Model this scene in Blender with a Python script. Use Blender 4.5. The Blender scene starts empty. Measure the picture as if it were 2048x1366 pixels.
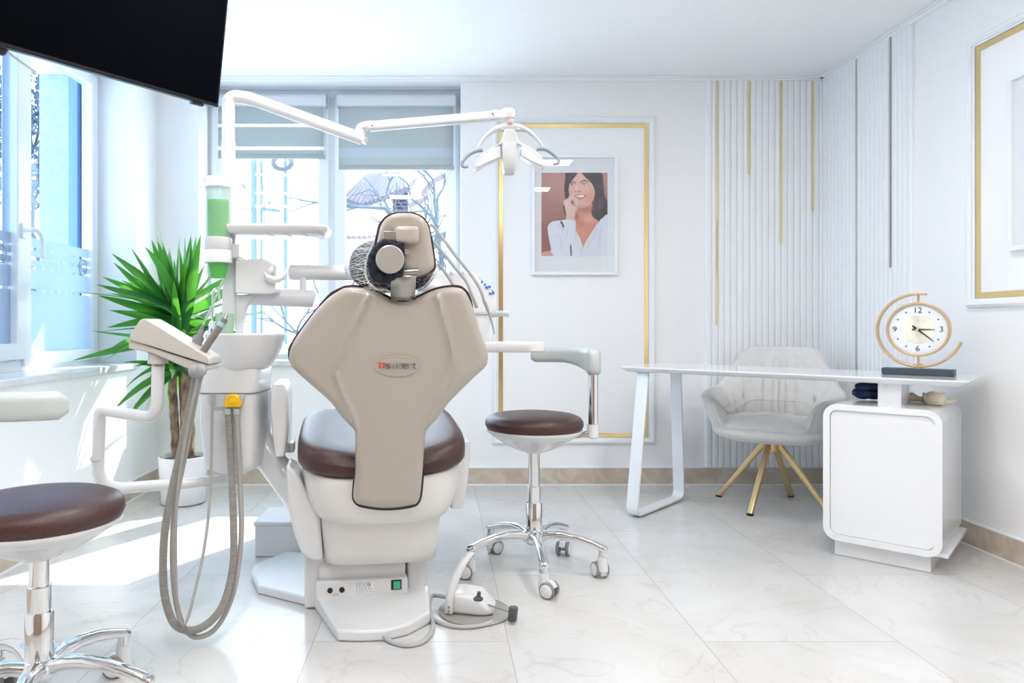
import bpy, bmesh, math, random
import numpy as np
from mathutils import Vector, Matrix, Euler
S = bpy.context.scene
COL = S.collection
random.seed(7)
# ------------------------------------------------------------------ camera
F, CX, CY, CAMH = 1440.0, 878.0, 652.0, 0.98
cd = bpy.data.cameras.new('camera'); cam = bpy.data.objects.new('camera', cd); COL.objects.link(cam)
cd.sensor_width = 36; cd.lens = F/2048*36
cd.shift_x = (1024-CX)/2048; cd.shift_y = -(683-CY)/2048
cd.clip_start = .02; cd.clip_end = 200
cam.location = (0,0,CAMH); cam.rotation_euler = (math.pi/2,0,0)
S.camera = cam
# ------------------------------------------------------------------ world, sun, exposure
S.view_settings.view_transform = 'Standard'; S.view_settings.look = 'None'
S.view_settings.gamma = 1; S.view_settings.use_curve_mapping = False
S.view_settings.exposure = 1.38
W = bpy.data.worlds.new('world'); S.world = W; W.use_nodes = True
bgn = W.node_tree.nodes['Background']
bgn.inputs[0].default_value = (.79,.90,1.0,1); bgn.inputs[1].default_value = 3.5
sd = bpy.data.lights.new('sun','SUN'); sun = bpy.data.objects.new('sun', sd); COL.objects.link(sun)
sd.energy = 4.0; sd.angle = math.radians(.6); sd.color = (1,.95,.86)
sun.location = (3,8,8)
sun.rotation_euler = Vector((-.5,-.85,-.9)).to_track_quat('-Z','Y').to_euler()
cy = S.cycles
cy.max_bounces = 10; cy.diffuse_bounces = 6; cy.glossy_bounces = 4; cy.transmission_bounces = 6; cy.transparent_max_bounces = 12
cy.sample_clamp_indirect = 6.0; cy.caustics_reflective = False; cy.caustics_refractive = False
PANEL_STRENGTH = 30.0
# ------------------------------------------------------------------ helpers
def P(px,py,Y): return Vector(((px-CX)/F*Y, Y, CAMH-(py-CY)/F*Y))
def PP(px,py,o,n):
    r = Vector(((px-CX)/F,1,-(py-CY)/F)); c = Vector((0,0,CAMH)); t = (Vector(o)-c).dot(Vector(n))/r.dot(Vector(n)); return c+r*t
def lin(*c):
    return tuple((x/255/12.92 if x/255<=.04045 else ((x/255+.055)/1.055)**2.4) for x in c)
def mat(name, col, rough=.5, metal=0, spec=.5, coat=0, emit=None, es=0, alpha=1, trans=0, sss=0):
    m = bpy.data.materials.new(name); m.use_nodes = True
    b = m.node_tree.nodes['Principled BSDF']
    b.inputs['Base Color'].default_value = (*col[:3],1); b.inputs['Roughness'].default_value = rough
    b.inputs['Metallic'].default_value = metal; b.inputs['Specular IOR Level'].default_value = spec
    b.inputs['Coat Weight'].default_value = coat; b.inputs['Coat Roughness'].default_value = .08
    b.inputs['Alpha'].default_value = alpha; b.inputs['Transmission Weight'].default_value = trans
    if emit: b.inputs['Emission Color'].default_value = (*emit,1); b.inputs['Emission Strength'].default_value = es
    return m
def nd(m, t, **kw):
    n = m.node_tree.nodes.new(t)
    for k,v in kw.items(): setattr(n,k,v)
    return n
def lk(m,a,b): m.node_tree.links.new(a,b)
def pb(m): return m.node_tree.nodes['Principled BSDF']
def noise_col(m, c1, c2, scale=8, detail=6, lo=.35, hi=.65, stretch=(1,1,1), bump=0, coord='Object', dist=0.0):
    tc = nd(m,'ShaderNodeTexCoord'); mp = nd(m,'ShaderNodeMapping'); mp.inputs['Scale'].default_value = stretch
    n = nd(m,'ShaderNodeTexNoise'); n.inputs['Scale'].default_value = scale; n.inputs['Detail'].default_value = detail; n.inputs['Distortion'].default_value = dist
    cr = nd(m,'ShaderNodeValToRGB'); cr.color_ramp.elements[0].position = lo; cr.color_ramp.elements[1].position = hi
    cr.color_ramp.elements[0].color = (*c1,1); cr.color_ramp.elements[1].color = (*c2,1)
    lk(m,tc.outputs[coord],mp.inputs[0]); lk(m,mp.outputs[0],n.inputs[0]); lk(m,n.outputs[0],cr.inputs[0]); lk(m,cr.outputs[0],pb(m).inputs['Base Color'])
    if bump:
        bu = nd(m,'ShaderNodeBump'); bu.inputs['Strength'].default_value = bump; bu.inputs['Distance'].default_value = .01
        lk(m,n.outputs[0],bu.inputs['Height']); lk(m,bu.outputs[0],pb(m).inputs['Normal'])
    return m
ORG = {}
def thing(name, label, cat, loc=(0,0,0), group=None):
    o = bpy.data.objects.new(name, None); COL.objects.link(o); o.location = loc; o.empty_display_size = .05
    o['label'] = label; o['category'] = cat
    if group: o['group'] = group
    ORG[o.name] = Vector(loc); return o
class B:
    def __init__(s): s.v=[]; s.f=[]; s.mi=[]; s.cur=0
    def add(s, vs, fs):
        n=len(s.v); s.v += [Vector(v) for v in vs]; s.f += [tuple(i+n for i in f) for f in fs]; s.mi += [s.cur]*len(fs); return s
    def box(s, c, sz, R=None):
        c=Vector(c); h=[x/2 for x in sz]; vs=[]
        for x in (-1,1):
            for y in (-1,1):
                for z in (-1,1):
                    v=Vector((x*h[0],y*h[1],z*h[2])); vs.append(c+(R@v if R else v))
        return s.add(vs,[(0,1,3,2),(4,6,7,5),(0,4,5,1),(2,3,7,6),(0,2,6,4),(1,5,7,3)])
    def bb(s, x0,x1,y0,y1,z0,z1): return s.box(((x0+x1)/2,(y0+y1)/2,(z0+z1)/2),(abs(x1-x0),abs(y1-y0),abs(z1-z0)))
    def prism(s, pts, vec):
        n=len(pts); vec=Vector(vec); pts=[Vector(p) for p in pts]
        return s.add(pts+[p+vec for p in pts],[tuple(range(n)),tuple(range(2*n-1,n-1,-1))]+[(i,(i+1)%n,n+(i+1)%n,n+i) for i in range(n)])
    def loft(s, rings, cap=True, close=False):
        n=len(rings[0]); k=len(rings); vs=[p for r in rings for p in r]; fs=[]
        for a in range(k if close else k-1):
            b=(a+1)%k
            for i in range(n): fs.append((a*n+i,a*n+(i+1)%n,b*n+(i+1)%n,b*n+i))
        if cap and not close: fs += [tuple(range(n-1,-1,-1)), tuple((k-1)*n+i for i in range(n))]
        return s.add(vs,fs)
    def sheet(s, grid):
        n=len(grid[0]); k=len(grid)
        return s.add([p for r in grid for p in r],[(a*n+i,a*n+i+1,(a+1)*n+i+1,(a+1)*n+i) for a in range(k-1) for i in range(n-1)])
    def tube(s, pts, r, seg=12, cap=True, flat=1.0, close=False):
        pts=[Vector(p) for p in pts]; n=len(pts); rr = r if callable(r) else (lambda t: r)
        T=[]
        for i in range(n):
            a=pts[(i-1)%n] if close else pts[max(i-1,0)]; b=pts[(i+1)%n] if close else pts[min(i+1,n-1)]
            T.append((b-a).normalized())
        u=T[0].orthogonal().normalized(); 
        if abs(T[0].z)<.9: u=(Vector((0,0,1))-T[0]*T[0].z).normalized()
        rings=[]
        for i in range(n):
            u=(u-T[i]*u.dot(T[i])).normalized(); w=T[i].cross(u); q=rr(i/(n-1) if n>1 else 0)
            rings.append([pts[i]+(u*math.cos(2*math.pi*k/seg)*q+w*math.sin(2*math.pi*k/seg)*q*flat) for k in range(seg)])
        return s.loft(rings,cap,close)
    def cyl(s, p0, p1, r0, r1=None, seg=24):
        p0=Vector(p0); p1=Vector(p1); r1=r0 if r1 is None else r1
        d=(p1-p0).normalized(); u=d.orthogonal().normalized(); w=d.cross(u)
        R=lambda c,r:[c+(u*math.cos(2*math.pi*k/seg)+w*math.sin(2*math.pi*k/seg))*r for k in range(seg)]
        return s.loft([R(p0,r0),R(p1,r1)])
    def lathe(s, prof, c=(0,0,0), axis=(0,0,1), seg=40, a0=0, a1=2*math.pi, fn=None):
        c=Vector(c); d=Vector(axis).normalized(); u=Vector((1,0,0)) if abs(d.z)>.99 else d.cross(Vector((0,0,1))).normalized(); w=d.cross(u)
        rings=[]
        for (r,z) in prof:
            ring=[]
            for k in range(seg):
                a=2*math.pi*k/seg; q=r
                p=c+(u*math.cos(a)+w*math.sin(a))*max(q,1e-4)+d*z
                if fn: p=fn(p,r,z,a)
                ring.append(p)
            rings.append(ring)
        return s.loft(rings)
    def ell(s, c, r, seg=24, rings=14, R=None, n=2.0):
        c=Vector(c); rs=[]
        def sp(x,e): return math.copysign(abs(x)**e,x)
        e=2.0/n
        for a in range(rings+1):
            th=-math.pi/2+math.pi*a/rings; th=max(-math.pi/2+.02,min(math.pi/2-.02,th)); ring=[]
            for k in range(seg):
                ph=2*math.pi*k/seg
                v=Vector((r[0]*sp(math.cos(th),e)*sp(math.cos(ph),e), r[1]*sp(math.cos(th),e)*sp(math.sin(ph),e), r[2]*sp(math.sin(th),e)))
                ring.append(c+(R@v if R else v))
            rs.append(ring)
        return s.loft(rs)
    def build(s, name, m, parent=None, smooth=True, ang=40, bevel=0, bseg=3, sub=0, label=None, kind=None, solid=0):
        o0 = ORG.get(parent.name, Vector()) if parent else Vector()
        me = bpy.data.meshes.new(name); me.from_pydata([v-o0 for v in s.v],[],s.f)
        for x in (m if isinstance(m,(list,tuple)) else [m]): me.materials.append(x)
        me.polygons.foreach_set('material_index', s.mi)
        bm=bmesh.new(); bm.from_mesh(me); bmesh.ops.recalc_face_normals(bm,faces=bm.faces); bm.to_mesh(me); bm.free()
        if smooth: me.shade_smooth(); me.set_sharp_from_angle(angle=math.radians(ang))
        o = bpy.data.objects.new(name, me); COL.objects.link(o)
        if parent: o.parent = parent; ORG[o.name]=o0
        if solid:
            md=o.modifiers.new('solid','SOLIDIFY'); md.thickness=solid; md.offset=0
        if bevel:
            md=o.modifiers.new('bevel','BEVEL'); md.width=bevel; md.segments=bseg; md.limit_method='ANGLE'; md.angle_limit=math.radians(35)
        if sub:
            md=o.modifiers.new('sub','SUBSURF'); md.levels=sub; md.render_levels=sub
        if label: o['label']=label
        if kind: o['kind']=kind
        return o
def cat(pts, n=8, close=False):
    pts=[Vector(p) for p in pts]; m=len(pts); out=[]
    for i in range(m if close else m-1):
        if close: a,b,c,d=pts[(i-1)%m],pts[i],pts[(i+1)%m],pts[(i+2)%m]
        else: a,b,c,d=pts[max(i-1,0)],pts[i],pts[i+1],pts[min(i+2,m-1)]
        for k in range(n):
            t=k/n; out.append(.5*((2*b)+(c-a)*t+(2*a-5*b+4*c-d)*t*t+(3*b-a-3*c+d)*t**3))
    if not close: out.append(pts[-1])
    return out
def bend(pts, r=.05, n=8):
    """polyline with rounded corners"""
    pts=[Vector(p) for p in pts]; out=[pts[0]]
    rs = r if isinstance(r,(list,tuple)) else [r]*len(pts)
    for i in range(1,len(pts)-1):
        a=(pts[i-1]-pts[i]); b=(pts[i+1]-pts[i]); q=min(rs[i],a.length*.48,b.length*.48)
        p0=pts[i]+a.normalized()*q; p2=pts[i]+b.normalized()*q
        for k in range(n+1):
            t=k/n; out.append(p0*(1-t)**2+pts[i]*2*t*(1-t)+p2*t*t)
    out.append(pts[-1]); return out
def rrect(w,h,r,n=5):
    out=[]
    for (cx,cy_,a0) in ((w/2-r,h/2-r,0),(-w/2+r,h/2-r,90),(-w/2+r,-h/2+r,180),(w/2-r,-h/2+r,270)):
        for k in range(n+1):
            a=math.radians(a0+90*k/n); out.append((cx+r*math.cos(a),cy_+r*math.sin(a)))
    return out
def selli(a,b,n=4,seg=40):
    out=[]
    for k in range(seg):
        t=2*math.pi*k/seg; c,s_=math.cos(t),math.sin(t)
        out.append((a*math.copysign(abs(c)**(2/n),c), b*math.copysign(abs(s_)**(2/n),s_)))
    return out
def rot2(v,a): return (v[0]*math.cos(a)-v[1]*math.sin(a), v[0]*math.sin(a)+v[1]*math.cos(a))
def seg_dist(px,py,pl,close=False):
    d=np.full(px.shape,1e9); m=len(pl)
    for i in range(m if close else m-1):
        (ax,ay),(bx,by)=pl[i],pl[(i+1)%m]; dx,dy=bx-ax,by-ay; L=dx*dx+dy*dy+1e-9
        t=np.clip(((px-ax)*dx+(py-ay)*dy)/L,0,1); d=np.minimum(d,np.hypot(px-ax-t*dx,py-ay-t*dy))
    return d
def relief(rows, Yf, hf, thick, nu=50, nv=60, dip=None, sc=1.0, cen=None, dy=0):
    """solid plate whose outline is rows of (y, xl, xr) as measured on the photo, with depth field hf towards the viewer"""
    r3=cat([Vector(r) for r in rows],10); L=[0]
    for a,b in zip(r3,r3[1:]): L.append(L[-1]+max((b-a).length,1e-6))
    tt=np.linspace(0,L[-1],nv); R=np.array([[p.x,p.y,p.z] for p in r3]); ys=np.interp(tt,L,R[:,0]); xl=np.interp(tt,L,R[:,1]); xr=np.interp(tt,L,R[:,2])
    u=np.linspace(0,1,nu); u=.5-.5*np.cos(np.pi*u)
    px=xl[:,None]+(xr-xl)[:,None]*u[None]; py=np.repeat(ys[:,None],nu,1)
    if dip is not None: py=py+dip(px,py)
    out=[(px[0,i],py[0,i]) for i in range(nu)]+[(px[j,-1],py[j,-1]) for j in range(1,nv)]+[(px[-1,i],py[-1,i]) for i in range(nu-2,-1,-1)]+[(px[j,0],py[j,0]) for j in range(nv-2,0,-1)]
    d=seg_dist(px,py,out,True); h=hf(px,py,d)
    if cen is not None: px=cen[0]+(px-cen[0])*sc; py=cen[1]+(py-cen[1])*sc
    fr=[[P(px[j,i],py[j,i],Yf(py[j,i])+dy)+Vector((0,-h[j,i],0)) for i in range(nu)] for j in range(nv)]
    bk=[[P(px[j,i],py[j,i],Yf(py[j,i])+dy)+Vector((0,thick,0)) for i in range(nu)] for j in range(nv)]
    b=B(); b.sheet(fr); off=len(b.v); b.sheet([list(reversed(r)) for r in bk])
    idx=[i for i in range(nu)]+[j*nu+nu-1 for j in range(1,nv)]+[(nv-1)*nu+i for i in range(nu-2,-1,-1)]+[j*nu for j in range(nv-2,0,-1)]
    bi=lambda k: off+(k//nu)*nu+(nu-1-k%nu)
    n=len(idx)
    for k in range(n):
        a,c=idx[k],idx[(k+1)%n]; b.f.append((a,c,bi(c),bi(a))); b.mi.append(0)
    return b
def text_bm(txt, size, origin, xdir, ydir, ext=.0008, align='CENTER'):
    cu=bpy.data.curves.new('txt','FONT'); cu.body=txt; cu.size=size; cu.align_x=align; cu.align_y='CENTER'; cu.extrude=ext
    o=bpy.data.objects.new('txt',cu); COL.objects.link(o); dg=bpy.context.evaluated_depsgraph_get(); me=bpy.data.meshes.new_from_object(o.evaluated_get(dg))
    x=Vector(xdir).normalized(); y=Vector(ydir).normalized(); z=x.cross(y); b=B()
    b.add([Vector(origin)+x*v.co.x+y*v.co.y+z*v.co.z for v in me.vertices],[tuple(p.vertices) for p in me.polygons])
    bpy.data.objects.remove(o); bpy.data.curves.remove(cu); bpy.data.meshes.remove(me); return b
# ------------------------------------------------------------------ materials
M={}
M['wall']=mat('wall_paint',(.90,.90,.90),.55); M['ceil']=mat('ceiling_paint',(.91,.915,.92),.6)
M['warmwall']=mat('rear_wall_paint',(.30,.22,.16),.6)
M['trim']=mat('trim_paint',(.86,.88,.90),.35)
M['flute']=mat('flute_white',(.90,.91,.92),.4)
M['pvc']=mat('window_pvc',(.82,.86,.90),.3)
M['white']=mat('white_gloss_plastic',(.72,.725,.735),.22,coat=.25)
M['lampgrey']=mat('lamp_light_grey',(.55,.57,.58),.3)
M['handlegrey']=mat('blue_grey_handle',(.30,.36,.40),.4)
M['desk']=mat('white_lacquer',(.80,.81,.83),.12,coat=.4)
M['shell']=mat('shaded_shell_plastic',(.43,.385,.335),.3,coat=.2)  # same plastic as the lower covers, with the backrest's shade put into its colour
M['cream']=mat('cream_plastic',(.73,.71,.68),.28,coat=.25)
M['leather']=noise_col(mat('brown_leather',(.05,.02,.017),.42),(.045,.018,.016),(.07,.028,.024),180,3,bump=.08)
M['black']=mat('black_plastic',(.012,.012,.014),.35)
M['navy']=noise_col(mat('navy_cloth',(.006,.009,.022),.85),(.004,.006,.014),(.012,.018,.04),40,4,bump=.3)
M['grey']=mat('grey_plastic',(.50,.54,.53),.35)
M['midgrey']=mat('mid_grey_plastic',(.23,.23,.24),.4)
M['dark']=mat('dark_grey_plastic',(.07,.075,.085),.4)
M['chrome']=mat('chrome',(.80,.81,.83),.07,1)
M['satin']=mat('satin_metal',(.40,.375,.35),.33,1)
M['silver']=mat('silver_cap',(.47,.45,.425),.35,.6)
M['gold']=mat('polished_brass',(.88,.68,.33),.2,1)
M['stripreflect']=mat('brass_reflection_tone',(.66,.65,.60),.28,1)  # side wall brass strips, the grey of reflected light painted into the metal
M['goldleg']=mat('brushed_brass',(.78,.60,.32),.3,1)
M['goldring']=mat('champagne_gold',(.66,.46,.27),.32,.85)
M['hose']=mat('grey_hose',(.36,.345,.325),.5)
M['cable']=mat('grey_cable',(.45,.46,.47),.45)
M['fabric']=noise_col(mat('light_velvet',(.7,.68,.65),.8),(.68,.665,.64),(.73,.715,.69),30,5,bump=.1)
pb(M['fabric']).inputs['Sheen Weight'].default_value=.4
M['yellow']=mat('yellow_plastic',(.85,.52,.01),.35)
M['paper']=mat('white_print',(.8,.82,.84),.6)
M['ink']=mat('dark_ink',(.05,.05,.06),.5); M['greyink']=mat('grey_ink',(.25,.26,.28),.5)
M['red']=mat('red_plastic',(.65,.03,.04),.4); M['blue']=mat('blue_button',(.03,.16,.50),.4)
M['greenlens']=mat('green_switch',(.03,.30,.17),.25,emit=(.03,.32,.18),es=.15)
def glassmat(name, tint, gl=.06, rough=0.0):
    m=bpy.data.materials.new(name); m.use_nodes=True; t=m.node_tree; t.nodes.remove(t.nodes['Principled BSDF'])
    a=nd(m,'ShaderNodeBsdfTransparent'); a.inputs[0].default_value=(*tint,1); g=nd(m,'ShaderNodeBsdfGlossy'); g.inputs['Roughness'].default_value=rough
    x=nd(m,'ShaderNodeMixShader'); x.inputs[0].default_value=gl; lk(m,a.outputs[0],x.inputs[1]); lk(m,g.outputs[0],x.inputs[2]); lk(m,x.outputs[0],t.nodes['Material Output'].inputs[0]); return m
M['glass']=glassmat('window_glass',(.93,.97,1.0),.05)
M['bglass']=glassmat('cool_light_glass',(.62,.72,.83),.05)  # tint added to dim the side daylight and turn it cool
M['pglass']=glassmat('picture_glass',(1,1,1),.035)
def film(name, dcol, tcol, opa=1.0):
    m=bpy.data.materials.new(name); m.use_nodes=True; t=m.node_tree; t.nodes.remove(t.nodes['Principled BSDF'])
    a=nd(m,'ShaderNodeBsdfDiffuse'); a.inputs[0].default_value=(*dcol,1); b=nd(m,'ShaderNodeBsdfTranslucent'); b.inputs[0].default_value=(*tcol,1)
    x=nd(m,'ShaderNodeMixShader'); x.inputs[0].default_value=.5; lk(m,a.outputs[0],x.inputs[1]); lk(m,b.outputs[0],x.inputs[2])
    out=x
    if opa<1:
        tr=nd(m,'ShaderNodeBsdfTransparent'); y=nd(m,'ShaderNodeMixShader'); y.inputs[0].default_value=opa; lk(m,tr.outputs[0],y.inputs[1]); lk(m,x.outputs[0],y.inputs[2]); out=y
    lk(m,out.outputs[0],t.nodes['Material Output'].inputs[0]); return m
M['frost']=film('frosted_film',(.60,.70,.82),(.62,.68,.74),.93)
M['blind']=film('blind_fabric',(.72,.77,.77),(.29,.31,.30)); M['sheer']=film('blind_sheer_band',(.9,.92,.93),(.9,.93,.95),.7)
M['sheer2']=film('blind_double_band',(.80,.86,.90),(.30,.33,.35))
# marble floor tiles
m=mat('marble_tiles',(.7,.66,.6),.2,spec=.33); M['floor']=m
tc=nd(m,'ShaderNodeTexCoord'); sp=nd(m,'ShaderNodeSeparateXYZ'); cb=nd(m,'ShaderNodeCombineXYZ'); lk(m,tc.outputs['Object'],sp.inputs[0])
ax=nd(m,'ShaderNodeMath',operation='ADD'); ax.inputs[1].default_value=-2.236+12.0; ay=nd(m,'ShaderNodeMath',operation='ADD'); ay.inputs[1].default_value=-.215+6.05
lk(m,sp.outputs[1],ax.inputs[0]); lk(m,sp.outputs[0],ay.inputs[0]); lk(m,ax.outputs[0],cb.inputs[0]); lk(m,ay.outputs[0],cb.inputs[1])
br=nd(m,'ShaderNodeTexBrick'); br.inputs['Scale'].default_value=1; br.inputs['Brick Width'].default_value=1.2; br.inputs['Row Height'].default_value=.605; br.inputs['Mortar Size'].default_value=.0013; br.inputs['Mortar Smooth'].default_value=.2; br.offset=.5
br.inputs['Color1'].default_value=(0,0,0,1); br.inputs['Color2'].default_value=(1,1,1,1); br.inputs['Mortar'].default_value=(.5,.5,.5,1)
lk(m,cb.outputs[0],br.inputs['Vector'])
# shift the marble figure per tile
va=nd(m,'ShaderNodeVectorMath',operation='SCALE'); va.inputs['Scale'].default_value=7.0; lk(m,br.outputs['Color'],va.inputs[0])
vb=nd(m,'ShaderNodeVectorMath',operation='ADD'); lk(m,tc.outputs['Object'],vb.inputs[0]); lk(m,va.outputs[0],vb.inputs[1])
n1=nd(m,'ShaderNodeTexNoise'); n1.inputs['Scale'].default_value=1.6; n1.inputs['Detail'].default_value=8; n1.inputs['Roughness'].default_value=.6; n1.inputs['Distortion'].default_value=.8; lk(m,vb.outputs[0],n1.inputs[0])
c1=nd(m,'ShaderNodeValToRGB'); c1.color_ramp.elements[0].position=.3; c1.color_ramp.elements[1].position=.7
c1.color_ramp.elements[0].color=(.56,.54,.515,1); c1.color_ramp.elements[1].color=(.66,.655,.65,1); lk(m,n1.outputs[0],c1.inputs[0])
n2=nd(m,'ShaderNodeTexNoise'); n2.inputs['Scale'].default_value=2.3; n2.inputs['Detail'].default_value=5; n2.inputs['Distortion'].default_value=1.6; lk(m,vb.outputs[0],n2.inputs[0])
s1=nd(m,'ShaderNodeMath',operation='SUBTRACT'); s1.inputs[1].default_value=.5; lk(m,n2.outputs[0],s1.inputs[0]); s2=nd(m,'ShaderNodeMath',operation='ABSOLUTE'); lk(m,s1.outputs[0],s2.inputs[0])
c2=nd(m,'ShaderNodeValToRGB'); c2.color_ramp.elements[0].position=0; c2.color_ramp.elements[1].position=.012; c2.color_ramp.elements[0].color=(.62,.50,.40,1); c2.color_ramp.elements[1].color=(1,1,1,1); lk(m,s2.outputs[0],c2.inputs[0])
mx=nd(m,'ShaderNodeMix',data_type='RGBA',blend_type='MULTIPLY'); mx.inputs[0].default_value=.22; lk(m,c1.outputs[0],mx.inputs[6]); lk(m,c2.outputs[0],mx.inputs[7])
mo=nd(m,'ShaderNodeMix',data_type='RGBA'); lk(m,br.outputs['Fac'],mo.inputs[0]); lk(m,mx.outputs[2],mo.inputs[6]); mo.inputs[7].default_value=(.38,.355,.33,1); lk(m,mo.outputs[2],pb(m).inputs['Base Color'])
M['base']=noise_col(mat('beige_marble',(.5,.4,.3),.2),(.52,.43,.34),(.66,.58,.49),9,8,dist=1.2)
M['sill']=noise_col(mat('pale_marble_sill',(.7,.7,.7),.15),(.66,.66,.66),(.80,.81,.83),6,6,dist=.8)
# ------------------------------------------------------------------ room shell
XL, XR, YB, YF, ZC = -1.743, 2.38, 4.45, -1.7, 2.51
def struct(b, name, m, parent=None, **kw): return b.build(name, m, parent, kind='structure' if not parent else None, **kw)
struct(B().bb(XL-.6,XR+.3,YF-.2,YB+.02,-.2,0),'floor',M['floor'],smooth=False)
struct(B().bb(XL-.6,XR+.3,YF-.2,YB+.5,ZC,ZC+.2),'ceiling',M['ceil'],smooth=False)
WY0,WY1,WZ0,WZ1 = 2.20,4.15,.765,2.43      # left window opening
b=B(); b.bb(XL-.56,XL,YF-.2,WY0,0,ZC); b.bb(XL-.56,XL,WY1,YB+.55,0,ZC); b.bb(XL-.56,XL,WY0,WY1,0,WZ0); b.bb(XL-.56,XL,WY0,WY1,WZ1,ZC)
struct(b,'wall_left',M['wall'],smooth=False)
BX0,BX1,BZ0,BZ1 = -1.486,.136,.765,2.500   # back window opening
b=B(); b.bb(XL,BX0,YB,YB+.55,0,ZC); b.bb(BX1,XR+.3,YB,YB+.55,0,ZC); b.bb(BX0,BX1,YB,YB+.55,0,BZ0); b.bb(BX0,BX1,YB,YB+.55,BZ1,ZC)
struct(b,'wall_back',M['wall'],smooth=False)
struct(B().bb(XR,XR+.3,YF-.2,YB,0,ZC),'wall_right',M['wall'],smooth=False)
struct(B().bb(XL,XR,YF-.2,YF,0,ZC),'wall_front',M['warmwall'],smooth=False)
# baseboards with a pale sealant bead
def baseb(name,x0,x1,y0,y1,nx,ny):
    o=struct(B().bb(x0,x1,y0,y1,0,.105),name,M['base'],bevel=.003)
    b=B(); b.bb(x0-(.004 if nx else 0)*(nx<0),x1+(.004 if nx>0 else 0),y0-(.004 if ny else 0),y1,0,.007); b.bb(x0,x1,y0,y1,.105,.110)
    b.build('sealant_bead',M['trim'],o)
baseb('baseboard_back',XL+.018,XR-.018,YB-.018,YB,0,1)
baseb('baseboard_left',XL,XL+.018,YF,YB,1,0)
baseb('baseboard_right',XR-.018,XR,YF,YB,-1,0)
# thin cornice: two stepped battens along the ceiling
b=B()
for (w,h) in ((.045,.008),(.022,.020)):
    b.bb(BX0+0*w,XR,YB-w,YB,ZC-h,ZC); b.bb(XL,BX0,YB-w,YB,ZC-h,ZC); b.bb(XR-w,XR,YF,YB,ZC-h,ZC); b.bb(XL,XL+w,YF,YB,ZC-h,ZC)
struct(b,'trim_1',M['ceil'],bevel=.003)
# ------------------------------------------------------------------ fluted panels in the right corner with brass inlays
def flutes(axis, a0, a1, z0, z1, n, strips):
    b=B(); w=(a1-a0)/n
    for i in range(n):
        c=a0+w*(i+.5); hw=w*.5-.0008
        prof=[(-hw,0),(-hw,.017),(-hw+.003,.0205),(-hw+.009,.022),(hw-.009,.022),(hw-.003,.0205),(hw,.017),(hw,0)]
        if axis=='x': b.prism([(c+p,YB-q,z0) for p,q in prof],(0,0,z1-z0))
        else: b.prism([(XR-q,c+p,z0) for p,q in prof],(0,0,z1-z0))
    if axis=='x': b.bb(a0,a1,YB-.014,YB,z0,z1)
    else: b.bb(XR-.014,XR,a0,a1,z0,z1)
    return b
o=struct(flutes('x',1.642,XR-.001,.112,2.489,19,None),'trim_2',M['flute'],ang=25)
for px,py in ((1433,650),(1497,349),(1562,486),(1625,422)):
    c=P(px,py,YB-.02); B().bb(c.x-.0055,c.x+.0055,YB-.0255,YB-.006,c.z,2.489).build('brass_strip',M['gold'],o)
o=struct(flutes('y',3.60,YB-.022,.112,2.489,21,None),'trim_3',M['flute'],ang=25)
for px,py in ((1713,745),(1780,535)):
    Y=F*(XR-.022)/(px-CX); z=CAMH-(py-CY)/F*Y
    B().bb(XR-.0255,XR-.006,Y-.0055,Y+.0055,z,2.489).build('metal_strip',M['stripreflect'],o)
# ------------------------------------------------------------------ wall mouldings with brass inlay
def ringbars(fn, u0,u1,v0,v1, w, d0, d1, b):
    """mitred frame: fn(u,v,d)->world"""
    rg=[]
    for u,v,iu,iv in ((u0,v0,u0+w,v0+w),(u1,v0,u1-w,v0+w),(u1,v1,u1-w,v1-w),(u0,v1,u0+w,v1-w)):
        rg.append([Vector(fn(u,v,d0)),Vector(fn(iu,iv,d0)),Vector(fn(iu,iv,d1)),Vector(fn(u,v,d1))])
    b.loft(rg,close=True)
def moulding(name, fn, u0,u1,v0,v1):
    b=B(); ringbars(fn,u0,u1,v0,v1,.040,0,.010,b); ringbars(fn,u0+.004,u1-.004,v0+.004,v1-.004,.028,.0,.020,b); ringbars(fn,u0+.011,u1-.011,v0+.011,v1-.011,.014,.0,.025,b)
    o=struct(b,name,M['trim'],bevel=.003)
    g=B(); ringbars(fn,u0+.042,u1-.042,v0+.042,v1-.042,.025,0,.003,g); g.build('brass_inlay',M['gold'],o,smooth=False)
fb=lambda u,v,d:(u,YB-d,v); fr_=lambda u,v,d:(XR-d,u,v)
a=P(984,888,YB); c=P(1310,234,YB); moulding('trim_4',fb,a.x,c.x,a.z,c.z)
Yg=F*XR/(1953-CX); zt=CAMH-(95-CY)/F*Yg; zb=CAMH-(597-CY)/F*Yg
moulding('trim_5',fr_,1.30,Yg+.042,zb-.042,zt+.042)
# ------------------------------------------------------------------ windows
def sash(b,fn,u0,u1,v0,v1,w,d0,d1): ringbars(fn,u0,u1,v0,v1,w,d0,d1,b)
XW=-1.985
fl=lambda u,v,d:(XW+d,u,v)
b=B(); ringbars(fl,WY0,WY1,WZ0,WZ1,.055,-.05,.02,b); b.bb(XW-.048,XW+.017,3.345,3.40,WZ0+.01,WZ1-.01)
o=struct(b,'window_1',M['pvc'],bevel=.004)
b=B(); sash(b,fl,3.385,WY1-.03,WZ0+.025,WZ1-.03,.062,-.03,.035); b.build('fixed_frame',M['pvc'],o,bevel=.005)
b=B(); sash(b,fl,WY0+.03,3.375,WZ0+.06,WZ1-.03,.075,-.02,.055); b.build('opening_sash',M['pvc'],o,bevel=.006)
g=B(); g.bb(XW-.004,XW+.002,3.42,4.10,WZ0+.05,WZ1-.06); g.build('glass_pane',M['bglass'],o,smooth=False)
g=B(); g.bb(XW+.012,XW+.018,WY0+.08,3.33,WZ0+.1,WZ1-.07); g.build('glass_pane',M['bglass'],o,smooth=False)
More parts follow.
